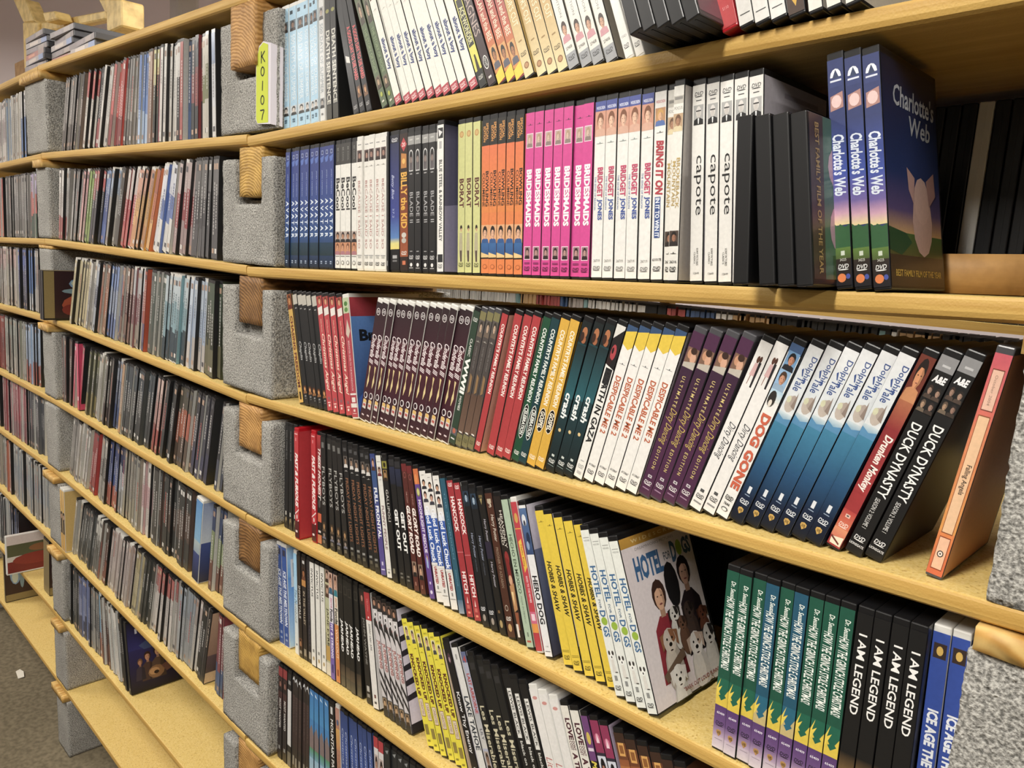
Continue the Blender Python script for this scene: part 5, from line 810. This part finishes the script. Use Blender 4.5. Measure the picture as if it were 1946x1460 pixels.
 ['grey6',(-0.8446,-6.5,0.0146),(-0.8296,-6.5,0.0146),(-0.8147,-6.5,0.0146),(-0.7997,-6.5,0.0146),(-0.7847,-6.5,0.0146),(-0.7698,-6.5,0.0146)]]}
ROWNAME = {1: 'top row', 2: 'second row', 3: 'third row', 4: 'fourth row', 5: 'fifth row', 6: 'bottom row'}
rng = random.Random(5)
tot = {}
for k in ROWS:
    for gq in ROWS[k]: tot[(k, gq[0])] = tot.get((k, gq[0]), 0)+len(gq)-1
seen = {}
YSPINE = {1: .012, 2: .012, 3: .017, 4: .016, 5: .018, 6: .018}
for k in sorted(ROWS):
    for gq in ROWS[k]:
        key = gq[0]; n = tot[(k, key)]; desc = TITLES[key][2]
        for X, lean, t in gq[1:]:
            i = seen.get((k, key), 0); seen[(k, key)] = i+1
            where = 'right bay %s' % ROWNAME[k]
            if n == 1: label = '%s, %s' % (desc, where)
            else: label = '%s, %s of %s, %s' % (desc, ORD[i], NUM[n], where)
            if key == 'grinch' and i in (3, 5):
                label = label.replace('green', 'teal blue')
            a = math.radians(lean)
            zs = z_near(k, X)+.0003
            half = t/2; w = half*math.cos(a)
            yy = YSPINE[k] + (rng.uniform(-.0012, .0012) if rng.random() < .9 else rng.uniform(-.003, .003))
            if key in ('bluesteel',): yy -= .012
            if key == 'broke' and i == 1: yy -= .010
            if key in ('charl',): yy = -.002
            if key in ('redth', 'whdvd', 'goldfig', 'nuts'): yy = -.010
            if key in ('grinch', 'legend'): yy = .005+rng.uniform(-.001, .001)
            if key == 'hotel': yy = .008-.001*i
            if key == 'furious' and i == 0: yy -= .012
            # pivot: the lower bottom corner touches the board
            lift = half*abs(math.sin(a))
            off = 0
            dvd('grinch_teal' if (key == 'grinch' and i in (3, 5)) else key, (X-off, yy, zs+lift), (0, a, 0), t, label, 'DVD cases, right bay %s' % ROWNAME[k])

# ------------------------------------------------------------------ black cases lying on edge, jutting over the board
def lying(key, X, yfront, z, lean, t, label, group):
    # rotate so that the opening edge is down and the foot of the case points at the viewer
    M_ = Matrix.Translation((X, yfront, z)) @ Matrix.Rotation(math.radians(lean), 4, 'Y') @ Matrix.Translation((0, 0, .1362)) @ Matrix.Rotation(math.radians(-90), 4, 'X') @ Matrix.Diagonal((t/.0142, 1, 1, 1))
    e = dvd(key, (0, 0, 0), (0, 0, 0), t, label, group)
    e.matrix_world = M_
    return e
for i, (X, ln, ky) in enumerate([(-.3225, -5, 'bare'), (-.3000, -8.6, 'bare'), (-.2850, -9, 'bare'), (-.2705, -9.3, 'lyingpig')]):
    d_ = 'bare black DVD case lying on edge' if ky == 'bare' else TITLES[ky][2]
    lying(ky, X, -.053+.002*i, z_near(2, X)+.0018, ln, .0138, '%s, %s of four jutting from right bay second row' % (d_, ORD[i]), 'black DVD cases lying on edge')
for i, (X, ky) in enumerate([(-.4525, 'bare'), (-.4377, 'bare'), (-.4229, 'bare'), (-.4081, 'bare'), (-.3933, 'maroonside')]):
    d_ = 'bare black DVD case lying on edge' if ky == 'bare' else TITLES[ky][2]
    lying(ky, X, -.050, z_near(1, X)+.0036, -23, .0134, '%s, %s of five jutting from right bay top row' % (d_, ORD[i]), 'black DVD cases lying on edge')
# rail and cases of the far side, seen past the gap at the right of the second row
zr = z_near(2, -.6)
me = voxel_mesh(span(-1.18, -.14, .12), [.157, .2, .244], [0, .018, .036], lambda i, j, k: True, .0006, 20, 3, 0, 'rail')
for v in me.vertices: v.co.z += z_near(2, v.co.x)+.0008
tag(obj('timber_rail', me, M_RAIL), 'long sawn timber rail lying on the shelf behind the second row', 'rail')
for i in range(11):
    X = -.302+.0148*i; ky = 'barew' if i == 4 else 'bare'
    e = dvd(ky, (X, .389, z_near(2, X)+.0004), (math.radians(0), 0, math.pi), .0140,
            ('pale DVD case' if ky == 'barew' else 'black DVD case') + ' facing away behind the timber rail, %s from left' % ORD[i], 'DVD cases on the far side of the second shelf')

# ------------------------------------------------------------------ uncounted cases: middle bay, left bay, backs of the shelves, far aisle
class Boxes:
    def __init__(self): self.v = []; self.f = []; self.c = []
    def quad(self, p, cols):
        b = len(self.v); self.v += [tuple(q) for q in p]; self.c += cols; self.f.append((b, b+1, b+2, b+3))
    def case(self, X, y0, z, lean, t, cols, top, side, r, h=.19, d=.135, text=True, flip=1):
        a = math.radians(lean); ca, sa = math.cos(a), math.sin(a); hw = t/2
        def T_(x, y, zz): return (X+x*ca+zz*sa, y0+flip*y, z+hw*abs(sa)-x*sa+zz*ca)
        j = r.uniform(.82, 1.12)
        cs = []
        for c in cols:
            q3 = lin(c)[:3]; g_ = sum(q3)/3
            cs.append(tuple(min(1, (q*.8+g_*.2)*j*.86) for q in q3)+(1,))
        n = len(cs); cuts = [0]+sorted(min(.95, max(.05, (i+1)/n+r.uniform(-.07, .07))) for i in range(n-1))+[1]
        w = hw*.93
        for i in range(n):
            za, zb = .1840-cuts[i]*.1812, .1840-cuts[i+1]*.1812
            self.quad([T_(-w, 0, za), T_(-w, 0, zb), T_(w, 0, zb), T_(w, 0, za)], [cs[i]]*4)
        if text:
            lum = sum(cs[n//2][:3])/3; tc = tuple(.45*q+.55*w_ for q, w_ in zip(cs[n//2][:3], (.7, .68, .66) if lum < .22 else (.1, .09, .1)))+(1,)
            if r.random() < .1: tc = (.35, .08, .07, 1)
            t0 = r.uniform(.12, .35); x = r.uniform(-.2, .2)*w
            zz = .1840-t0*.1812
            for q in range(r.randint(8, 16)):
                l_ = r.uniform(.0025, .006)
                self.quad([T_(x-.3*w, -.0003, zz), T_(x-.3*w, -.0003, zz-l_), T_(x+.3*w, -.0003, zz-l_), T_(x+.3*w, -.0003, zz)], [tc]*4)
                zz -= l_+.0016
            for (ta, tb) in ((.04, .1), (.9, .95)):
                if r.random() < .7:
                    cc = r.choice([(.6, .58, .55, 1), (.3, .2, .16, 1), (.08, .08, .09, 1), (.42, .28, .2, 1)])
                    self.quad([T_(-w*.6, -.0003, .1840-ta*.1812), T_(-w*.6, -.0003, .1840-tb*.1812), T_(w*.6, -.0003, .1840-tb*.1812), T_(w*.6, -.0003, .1840-ta*.1812)], [cc]*4)
        y1 = .0006; tp = [lin(top)]*4; sd = [lin(side)]*4
        A = [T_(-hw, y1, 0), T_(hw, y1, 0), T_(hw, y1, h), T_(-hw, y1, h)]; B = [T_(-hw, d, 0), T_(hw, d, 0), T_(hw, d, h), T_(-hw, d, h)]
        self.quad([A[0], A[1], A[2], A[3]], tp); self.quad([B[1], B[0], B[3], B[2]], tp)
        self.quad([A[3], A[2], B[2], B[3]], tp); self.quad([A[1], A[0], B[0], B[1]], tp)
        self.quad([A[1], B[1], B[2], A[2]], sd); self.quad([B[0], A[0], A[3], B[3]], sd)
MID = [[1,-2.3746,-2.2515,8,19.7,20.0,'#8a8580','#9c958e','#6a625c'],
[1,-2.2515,-2.1959,4,20.0,20.1,'#3a3330','#8d7b70','#4a423e'],
[1,-2.1959,-2.1164,5,20.1,20.2,'#c23b36','#d9d2c6','#cfc8bb'],
[1,-2.1164,-2.0658,3,20.2,20.3,'#1c1a1a','#26211f','#9a2b2b'],
[1,-2.0658,-2.0131,4,20.3,20.4,'#c9c4bd','#d6d1c9','#bdb6ac'],
[1,-2.0131,-1.9172,6,20.4,13.9,'#b5382f','#c9423c','#8a1f22'],
[1,-1.9172,-1.828,6,13.9,7.9,'#8a8783','#a09a92','#77716b'],
[1,-1.828,-1.7741,4,7.9,6.9,'#3f6fb8','#4d7fc9','#9db9dd'],
[1,-1.7741,-1.7383,3,6.9,6.3,'#b99a86','#a08070','#947a6b'],
[1,-1.7383,-1.713,2,6.3,5.8,'#c8c27c','#3c3a2a','#2b2a22'],
[1,-1.713,-1.6975,1,5.8,5.6,'#8f2a3a','#b0344a','#c04058'],
[1,-1.6975,-1.6169,6,5.6,4.1,'#d8d5cf','#cfcac3','#c5bfb6'],
[1,-1.6169,-1.5969,1,4.1,3.5,'#d8d5cf','#1d1c1d','#202020'],
[1,-1.5969,-1.5828,1,3.5,3.1,'#c5524a','#d05f55','#c04b45'],
[1,-1.5828,-1.5634,1,3.1,2.6,'#1d3a63','#23477a','#2d5288'],
[1,-1.5634,-1.5046,4,2.6,0.8,'#575a5e','#8a3a3e','#33353a'],
[1,-1.5046,-1.4662,3,0.8,-0.3,'#d0c9b6','#7b7f45','#c9c2b2'],
[1,-1.4662,-1.4336,2,-0.3,-1.3,'#8fa6cf','#dfe3ea','#e6e6e4'],
[2,-2.4278,-2.3544,5,6.7,12.4,'#e0dcd6','#cfc6c0','#b04a48'],
[2,-2.3544,-2.2942,4,12.4,17.1,'#8d8b88','#a5a29e','#9b9893'],
[2,-2.2942,-2.2554,3,17.1,20.1,'#7c7a78','#8a8783','#7c7873'],
[2,-2.2554,-2.2036,3,20.1,20.3,'#c98d8c','#cc9694','#c9a195'],
[2,-2.2036,-2.1536,3,20.3,20.4,'#8fae4a','#7f9f3c','#94ac52'],
[2,-2.1536,-2.1009,3,20.4,20.6,'#c0595c','#4a4a50','#4a4a52'],
[2,-2.1009,-2.0502,3,20.6,20.8,'#6a86b5','#2f4c8f','#3a5ca3'],
[2,-2.0502,-1.9933,4,20.8,20.9,'#9fb2cc','#b9b5ae','#a39d95'],
[2,-1.9933,-1.9619,2,20.9,21.3,'#4d4a45','#4b4842','#5c5750'],
[2,-1.9619,-1.8791,5,21.3,23.1,'#c8b9b2','#b8343b','#c4544f'],
[2,-1.8791,-1.7876,6,23.1,25.0,'#cc8f74','#d8a04a','#c98a4c'],
[2,-1.7876,-1.7674,1,25.0,23.5,'#a8502c','#c9672e','#d8a04a'],
[2,-1.7674,-1.7215,3,23.5,20.1,'#e6e6e8','#dfe1e6','#d5d6da'],
[2,-1.7215,-1.6589,4,20.1,15.5,'#d5d8e4','#5c79bd','#dcdad5'],
[2,-1.6589,-1.5652,6,15.5,10.9,'#c0a9a6','#a03038','#a78b8a'],
[2,-1.5652,-1.4353,9,10.9,2.8,'#6e6c6c','#47464a','#58575a'],
[3,-2.3302,-2.2054,8,22.4,20.5,'#cdbf8e','#c9ba88','#c4b482'],
[3,-2.2054,-2.173,2,20.5,20.0,'#dedad0','#b5b3b0','#a09d99'],
[3,-2.173,-2.119,4,20.0,19.2,'#a9b3c5','#4a5670','#a8b0ba'],
[3,-2.119,-2.0586,4,19.2,18.2,'#9a6a50','#a8623c','#9b7050'],
[3,-2.0586,-1.9765,6,18.2,16.1,'#6d8bc4','#9fb0cf','#5a74ad'],
[3,-1.9765,-1.8991,5,16.1,14.0,'#9a7a6a','#5c2c26','#7c5a4c'],
[3,-1.8991,-1.8189,6,14.0,11.8,'#b9b9bd','#8a5a60','#9c8f80'],
[3,-1.8189,-1.8062,1,11.8,11.5,'#b3482c','#b3482c','#6a5a80'],
[3,-1.8048,-1.7737,2,11.5,11.5,'#6b6d66','#5b5d52','#5b5d52'],
[3,-1.7737,-1.7073,5,11.5,11.3,'#566459','#3f4f45','#4a5148'],
[3,-1.7073,-1.6019,7,11.3,11.0,'#b9cad2','#7ea7b3','#2e4753'],
[3,-1.6019,-1.5135,6,11.0,6.6,'#b7c6d8','#a9bcd6','#c1b8b2'],
[3,-1.5135,-1.4365,5,6.6,2.9,'#4a5a48','#39402f','#6e6a4a'],
[4,-2.4171,-2.3408,5,2.5,10.2,'#6b5048','#5a3c36','#5d3a36'],
[4,-2.3408,-2.27,5,10.2,17.4,'#d2456a','#c93a5e','#c02d48'],
[4,-2.2553,-2.165,6,18.9,18.0,'#7c7d55','#55574a','#8a7c3e'],
[4,-2.165,-2.093,5,18.0,17.2,'#b9b7ac','#a9a79b','#aaa79e'],
[4,-2.093,-2.0413,4,17.2,16.7,'#6b665f','#77716a','#4a3c3a'],
[4,-2.0413,-1.9996,3,16.7,16.3,'#9aa2b5','#6d7690','#4a5a86'],
[4,-1.9996,-1.9671,2,16.3,16.0,'#b98f66','#c9a98a','#c7924a'],
[4,-1.9671,-1.7869,12,16.0,16.8,'#3d4a52','#4a4d4d','#3a3f40'],
[4,-1.7869,-1.7319,4,16.8,17.1,'#caa9a0','#c9938a','#a03a2f'],
[4,-1.7319,-1.6664,4,17.1,16.2,'#3a3d3e','#4a4d4e','#3d3f40'],
[4,-1.6664,-1.5743,6,16.2,14.9,'#5a5548','#b0562e','#5c4a3c'],
[4,-1.5743,-1.4833,6,14.9,13.6,'#3f3f46','#4a4a55','#454560'],
[4,-1.4483,-1.4257,2,13.6,13.6,'#3a3d45','#33363c','#4a4f60'],
[5,-2.4077,-2.3267,5,18.9,19.3,'#8d8982','#9a958e','#8a867e'],
[5,-2.3267,-2.2283,7,19.3,19.8,'#c9c5be','#bdb8b0','#c5c0b8'],
[5,-2.2283,-2.1763,3,19.8,18.2,'#a01f22','#b02a2b','#a83230'],
[5,-2.1763,-2.0965,5,18.2,15.8,'#9a958d','#5a544e','#9a948c'],
[5,-2.0965,-2.0163,6,15.8,13.3,'#2c3f7a','#2f4a8e','#b0543c'],
[5,-2.0163,-1.9845,2,13.3,12.4,'#2a3560','#b5b9c2','#9a9a98'],
[5,-1.9845,-1.864,8,12.4,10.0,'#8d887c','#9d978a','#a09880'],
[5,-1.864,-1.784,6,10.0,9.1,'#cbc6be','#c8a2a5','#c5bfb5'],
[5,-1.784,-1.7534,2,9.1,8.8,'#4a4945','#55534e','#4a4945'],
[5,-1.7534,-1.5506,14,8.8,8.6,'#3c3f3f','#5c4a42','#3f3f3c'],
[5,-1.4786,-1.431,3,8.6,8.6,'#2f4470','#8a9a6a','#7c4a3a'],
[6,-2.3867,-2.3494,2,17.4,21.6,'#b5ac98','#bdb4a2','#b0a690'],
[6,-2.3347,-2.2217,7,23.1,20.6,'#4d5152','#5a5e5e','#454846'],
[6,-2.2217,-2.1682,4,20.6,19.4,'#c0beb6','#5a5a56','#6a6a66'],
[6,-2.1682,-2.11,4,19.4,18.1,'#4a3a34','#5a2a22','#8a4a3a'],
[6,-2.1037,-1.9256,12,17.9,17.2,'#bba9a5','#c0b0ab','#b5a8a0'],
[6,-1.9256,-1.8708,4,17.2,17.0,'#a89a6a','#c9bb8c','#b5a878'],
[6,-1.8708,-1.8078,4,17.0,16.3,'#3d3f3c','#4a4c48','#3d3f3c'],
[6,-1.8078,-1.6622,10,16.3,9.2,'#b0504c','#c8c0ba','#c5bdb5'],
[6,-1.6622,-1.582,6,9.2,12.0,'#8f9aa6','#a5a9ac','#9fa3a6'],
[6,-1.582,-1.5564,2,12.0,12.9,'#b5a5a0','#d0cac2','#c5bfb5'],
[6,-1.5564,-1.5214,2,12.9,14.2,'#2c2d2e','#3a3b3c','#2c2d2e'],
[6,-1.4708,-1.4298,3,8.3,2.6,'#7c2c34','#8a3a44','#3d5a86'],
[7,-2.4529,-2.3425,8,6.1,5.2,'#4a4f52','#55595c','#4a4f50'],
[7,-2.3425,-2.2417,7,5.2,4.4,'#5a6aa0','#8a95c0','#4a4f6a'],
[7,-2.2417,-2.1734,5,4.4,-0.6,'#8d8d8a','#6a6c6e','#9a9690'],
[7,-2.1734,-2.1338,3,-0.6,-3.4,'#7fb0d0','#7fb0d0','#a8705c'],
[7,-2.1338,-2.0826,4,-3.4,-7.1,'#8a847c','#5a3a30','#7a4a38'],
[7,-2.0826,-2.0088,5,-7.1,-8.8,'#e0ddd5','#d5d2ca','#dcd8d0'],
[7,-2.0088,-1.9558,4,-8.8,-10.1,'#2c2e30','#3a3c3e','#2c2e30'],
[1,-3.0334,-2.9025,9,4.0,4.0,'#d8cfca','#b8a8a8','#d5cdc5'],
[1,-2.9025,-2.8405,4,4.0,4.0,'#6f94bf','#7f9fc5','#6f94bf'],
[1,-2.8405,-2.7341,7,4.0,4.0,'#d8d3c8','#d3cec4','#c5beb2'],
[1,-2.7341,-2.689,3,4.0,4.0,'#e0ddd8','#3c74b8','#3c74b8'],
[2,-3.078,-2.9828,7,4.0,4.0,'#c8332c','#e0623a','#d86a4a'],
[2,-2.9565,-2.6902,19,4.0,4.0,'#9a9590','#8a8785','#77746f'],
[2,-2.6902,-2.6297,4,4.0,4.0,'#b8a8d0','#d05a50','#3f5a48'],
[3,-3.1205,-2.8667,18,4.0,4.0,'#c9a5a0','#c5c0b5','#b5a89a'],
[3,-2.8667,-2.7462,8,4.0,4.0,'#3c5cb0','#33407a','#2c3550'],
[3,-2.7345,-2.6776,4,4.0,4.0,'#2f7ad0','#3f8ae0','#d0d8e0'],
[3,-2.672,-2.628,3,4.0,4.0,'#a59f98','#8d8782','#a59f98'],
[4,-3.1644,-3.0785,6,4.0,4.0,'#b0402f','#8a2c22','#a03a2c'],
[4,-3.0645,-2.805,18,4.0,4.0,'#9aa095','#8d8d80','#a59d90'],
[4,-2.7929,-2.6654,9,4.0,4.0,'#9fb8d8','#9fb8d8','#a84a38'],
[5,-3.2053,-3.1462,4,4.0,4.0,'#3a3f40','#44484a','#3a3f40'],
[5,-3.139,-3.0263,8,4.0,4.0,'#a86a6e','#9a4a50','#a86a6e'],
[5,-3.0127,-2.813,14,4.0,4.0,'#b0606a','#a5525a','#8a5a60'],
[5,-2.8008,-2.6441,11,4.0,4.0,'#4a4f58','#5a5c60','#3f4248'],
[6,-3.2481,-3.1149,9,4.0,4.0,'#9d9c8a','#a89f92','#8a857c'],
[6,-3.1149,-3.0445,5,4.0,4.0,'#b88a78','#b86a50','#b07a68'],
[6,-3.0307,-2.6298,28,4.0,4.0,'#a5a8a5','#98a0a8','#a8a39b'],
[7,-3.2929,-3.1129,13,4.0,4.0,'#9aa0a5','#a8aaac','#8d8f92'],
[7,-3.0985,-2.9741,9,4.0,4.0,'#2c3a60','#5a6a90','#2c3a60']]
bx = Boxes(); r = random.Random(21)
for k, X0, X1, n, l0, l1, *cols in MID:
    p = (X1-X0)/n
    for i in range(n):
        f_ = (i+.5)/n; ln = l0+(l1-l0)*f_+r.uniform(-.3, .3); X = X0+p*(i+.5)
        if abs(X+2.49) < .062 or (X < -2.49 and X > -2.56): continue
        t = min(.0146, p*math.cos(math.radians(ln))*.97)
        light = sum(lin(cols[0])[:3])/3 > .35 and r.random() < .5
        bx.case(X, .016+r.uniform(-.006, .006), z_mid(k, X)+.0004, ln, t, cols, '#c8c6c0' if light else '#1a1a1c', r.choice(['#c4c4c0', '#18181a', '#18181a', cols[1]]), r)
tag(obj('dvd_rows', mesh_from(bx.v, bx.f, 'dvd_rows', bx.c), M_STUFF), 'tightly packed DVD cases filling the middle and far left bays', 'DVD', kind='stuff')
bb = Boxes()
for k in range(1, 7):
    if k == 3: continue
    X = -1.18
    while X < (-.32 if k == 2 else -.15):
        bb.case(X, .389, z_near(k, X)+.0004, r.uniform(-1, 1)*.3, .0142, ['#3a3a3c', '#2c2c30'], '#17171a', '#202024', r, text=False, flip=-1); X += .0152
for k in range(1, 8):
    X = -3.6
    while X < -1.41:
        if abs(X+2.49) > .07 and not (k == 1 and abs(X+2.53) < .12):
            bb.case(X, .389, z_mid(k, X)+.0004, 0, .0142, ['#3a3a3c', '#2c2c30'], '#17171a', '#202024', r, text=False, flip=-1)
        X += .0156
tag(obj('dvd_back_rows', mesh_from(bb.v, bb.f, 'dvd_back_rows', bb.c), M_STUFF), 'dark rows of DVD cases standing on the far side of the shelves', 'DVD', kind='stuff')
# far aisle shelving, glimpsed through the slit over the third row
fa = Boxes(); pal = [['#d8d4cc', '#c8c4bc'], ['#b0a49c', '#8a7c74'], ['#b03a34', '#8a2a28'], ['#3a5a8a', '#2a3f66'], ['#d8d6d0', '#e0ded8'], ['#7aa8a8', '#c8d4d0'], ['#2a2a2c', '#3a3a3c'], ['#c89a58', '#b07a44'], ['#e0dcd4', '#a8a09a']]
for zf in (1.30, 1.075, 1.525):
    X = -3.8; cc = pal[0]
    while X < .5:
        if r.random() < .3: cc = r.choice(pal)
        fa.case(X, 1.25, zf, r.uniform(-2, 2), .0142, cc, '#1c1c1e', cc[0], r, text=False); X += .0156
tag(obj('far_aisle_dvd_rows', mesh_from(fa.v, fa.f, 'far_aisle', fa.c), M_STUFF), 'colourful DVD cases glimpsed across the next aisle', 'DVD', kind='stuff')
for i, zf in enumerate((1.525, 1.30, 1.075)):
    tag(obj('far_shelf_board', box_mesh(-3.9, .6, 1.235, 1.6, zf-.019, zf-.0006), M_BOARD), 'shelf board across the next aisle, %s from the top' % ORD[i], 'shelf', 'shelf boards across the next aisle')
for i, X in enumerate((-3.86, -2.7, -1.5, -.3, .55)):
    tag(obj('far_support_post', box_mesh(X-.02, X+.02, 1.605, 1.645, 0, 1.9, .002), M_RAIL), 'timber post behind the next aisle shelving, %s from left' % ORD[i], 'post', 'timber posts of the next aisle shelving')

# ------------------------------------------------------------------ single cases that stand out in the middle bay
def mid_case(key, k, X, lean, y, label, t=.0142):
    a = math.radians(lean)
    return dvd(key, (X, y, z_mid(k, X)+.0004+t/2*abs(math.sin(a))), (0, a, 0), t, label, 'standout DVD cases of the middle bay')
mid_case('nightcover', 7, -1.936, -10.5, .012, 'dark DVD case with night blue adventure cover at the end of its row')
mid_case('tancover', 6, -1.512, 14.4, .012, 'DVD case with tan portrait cover near the central column')
mid_case('shipcover', 5, -1.525, 9, .004, 'blue DVD box with pale columns beside the central column', .03)
mid_case('pinkcover', 4, -2.273, 2, .010, 'hot pink DVD case with grey figure cover, middle bay')
mid_case('yellowset', 6, -2.424, 1, -.001, 'yellow DVD box with dark figure, first of two beside left column', .018)
mid_case('yellowset', 6, -2.404, 1, -.001, 'yellow DVD box with dark figure, second of two beside left column', .018)
lying('sunset', -2.404, -.034, z_mid(3, -2.404)+.0012, 3, .0142, 'DVD case with orange and blue painted cover jutting beside left column', 'standout DVD cases of the middle bay')
lying('bare', -2.4215, -.034, z_mid(3, -2.42)+.0012, 3, .0142, 'black DVD case jutting beside the painted cover, middle bay', 'standout DVD cases of the middle bay')
lying('orangecover', -2.90, -.045, z_mid(7, -2.94)+.0008, 0, .016, 'DVD case with red and white cover jutting low in the left bay', 'standout DVD cases of the left bay')
e = dvd('sunset', (-3.20, .009, z_mid(8, -3.2)+.0008), (0, 0, 0), .0142, 'DVD case with fiery cover standing on the lowest left shelf', 'standout DVD cases of the left bay')
for i in range(4):
    dvd('sunset', (-2.70+.0152*i, .016, z_mid(7, -2.7)+.0004+.0008), (0, math.radians(6), 0), .0142, 'sunset coloured DVD case beside the left column, %s of four' % ORD[i], 'sunset DVD cases of the left bay')

# ------------------------------------------------------------------ flat pile on the top board
PILES = [(-2.545, 6, 0), (-2.345, 5, .006), (-2.150, 2, .0)]
NM = ['left', 'middle', 'right']
for pi, (xc, n, yo) in enumerate(PILES):
    for i in range(n):
        ky = ['flatpile', 'flatpile2', 'flatpile3', 'flatpile', 'flatpile2', 'flatpile'][(i+pi*2) % 6]
        z = z_mid(0, xc)+.0012+.0152*i+.0071
        jx = r.uniform(-.006, .006)+(.018 if (pi == 1 and i > 2) else 0)
        yw = r.uniform(-4, 4)
        # lie flat: spine stays towards the aisle, foot of the case to the left
        M_ = Matrix.Translation((xc+jx, .012+yo+r.uniform(-.006, .006), z)) @ Matrix.Rotation(math.radians(yw*.6), 4, 'Z') @ Matrix.Rotation(math.radians(90), 4, 'Y') @ Matrix.Translation((0, 0, -.095))
        e = dvd(ky, (0, 0, 0), (0, 0, 0), .0142, '%s, %s from bottom of the %s pile on the top board' % (TITLES[ky][2].replace(' lying flat in the pile', ''), ORD[i], NM[pi]), 'DVD cases piled flat on the top board')
        e.matrix_world = M_
# ------------------------------------------------------------------ pine frame, crate and pole above the left bay
def prism(pts, y0, y1, name):
    bm = bmesh.new(); slab_poly(bm, [(p[0], y0, p[1]) for p in pts], (0, y1-y0, 0)); bmesh.ops.recalc_face_normals(bm, faces=bm.faces)
    bmesh.ops.bevel(bm, geom=list(bm.edges), offset=.004, segments=1, affect='EDGES')
    return bm_mesh(bm, name)
fr = empty('pine_frame', (0, 0, 0)); tag(fr, 'pale pine frame standing on the top board behind the flat pile', 'frame')
def F_(name, pts, y0, y1): return obj(name, prism(pts, y0, y1, name), M_PINE, fr)
F_('post', [(-3.267, 2.306), (-3.086, 2.278), (-3.104, 2.153), (-3.272, 2.149)], 0.16, 0.22)
F_('arm', [(-3.403, 2.406), (-3.243, 2.378), (-3.135, 2.288), (-3.281, 2.307)], 0.165, 0.21)
F_('rail', [(-3.150, 2.285), (-2.481, 2.217), (-2.478, 2.193), (-3.142, 2.253)], 0.17, 0.2)
F_('post', [(-2.440, 2.238), (-2.324, 2.217), (-2.325, 2.149), (-2.438, 2.149)], 0.16, 0.22)
F_('arm', [(-2.518, 2.252), (-2.459, 2.242), (-2.453, 2.203), (-2.466, 2.207)], 0.165, 0.21)
F_('peg', [(-2.884, 2.265), (-2.761, 2.250), (-2.733, 2.222), (-2.855, 2.232)], 0.12, 0.165)
cr_ = empty('wooden_crate', (-3.45, .235, z_mid(0, -3.3)+.003)); tag(cr_, 'brown wooden crate on the top board at far left', 'crate')
MC = wood_mat('crate_wood', '#b08c60', '#94703f', 6)
obj('front_panel', box_mesh(-.26, .24, 0, .012, 0, .21, .002), MC, cr_)
obj('side_panel', box_mesh(.228, .24, .0125, .15, 0, .21, .002), MC, cr_)
obj('side_panel', box_mesh(-.26, -.248, .0125, .15, 0, .21, .002), MC, cr_)
obj('base', box_mesh(-.248, .228, .0125, .15, 0, .01), MC, cr_)
po = tag(obj('pipe', box_mesh(-3.62, -3.52, .80, .90, 0, 3.3, .02, 2, 'pipe'), plain('grey_paint', '#c2bdbb', .6)), 'grey white square pole rising behind the shelves to the ceiling', 'pole')
# scrap of paper on the floor
bm = bmesh.new(); slab_poly(bm, [(-.03, -.006, 0), (.028, -.012, 0), (.034, .006, .004), (0, .012, .007), (-.034, .008, .002)], (0, 0, .0015))
tag(obj('paper_scrap', bm_mesh(bm), plain('paper', '#d8d2c4', .8)), 'small crumpled white scrap of paper on the concrete floor', 'litter').location = (-3.05, .012, .0005)
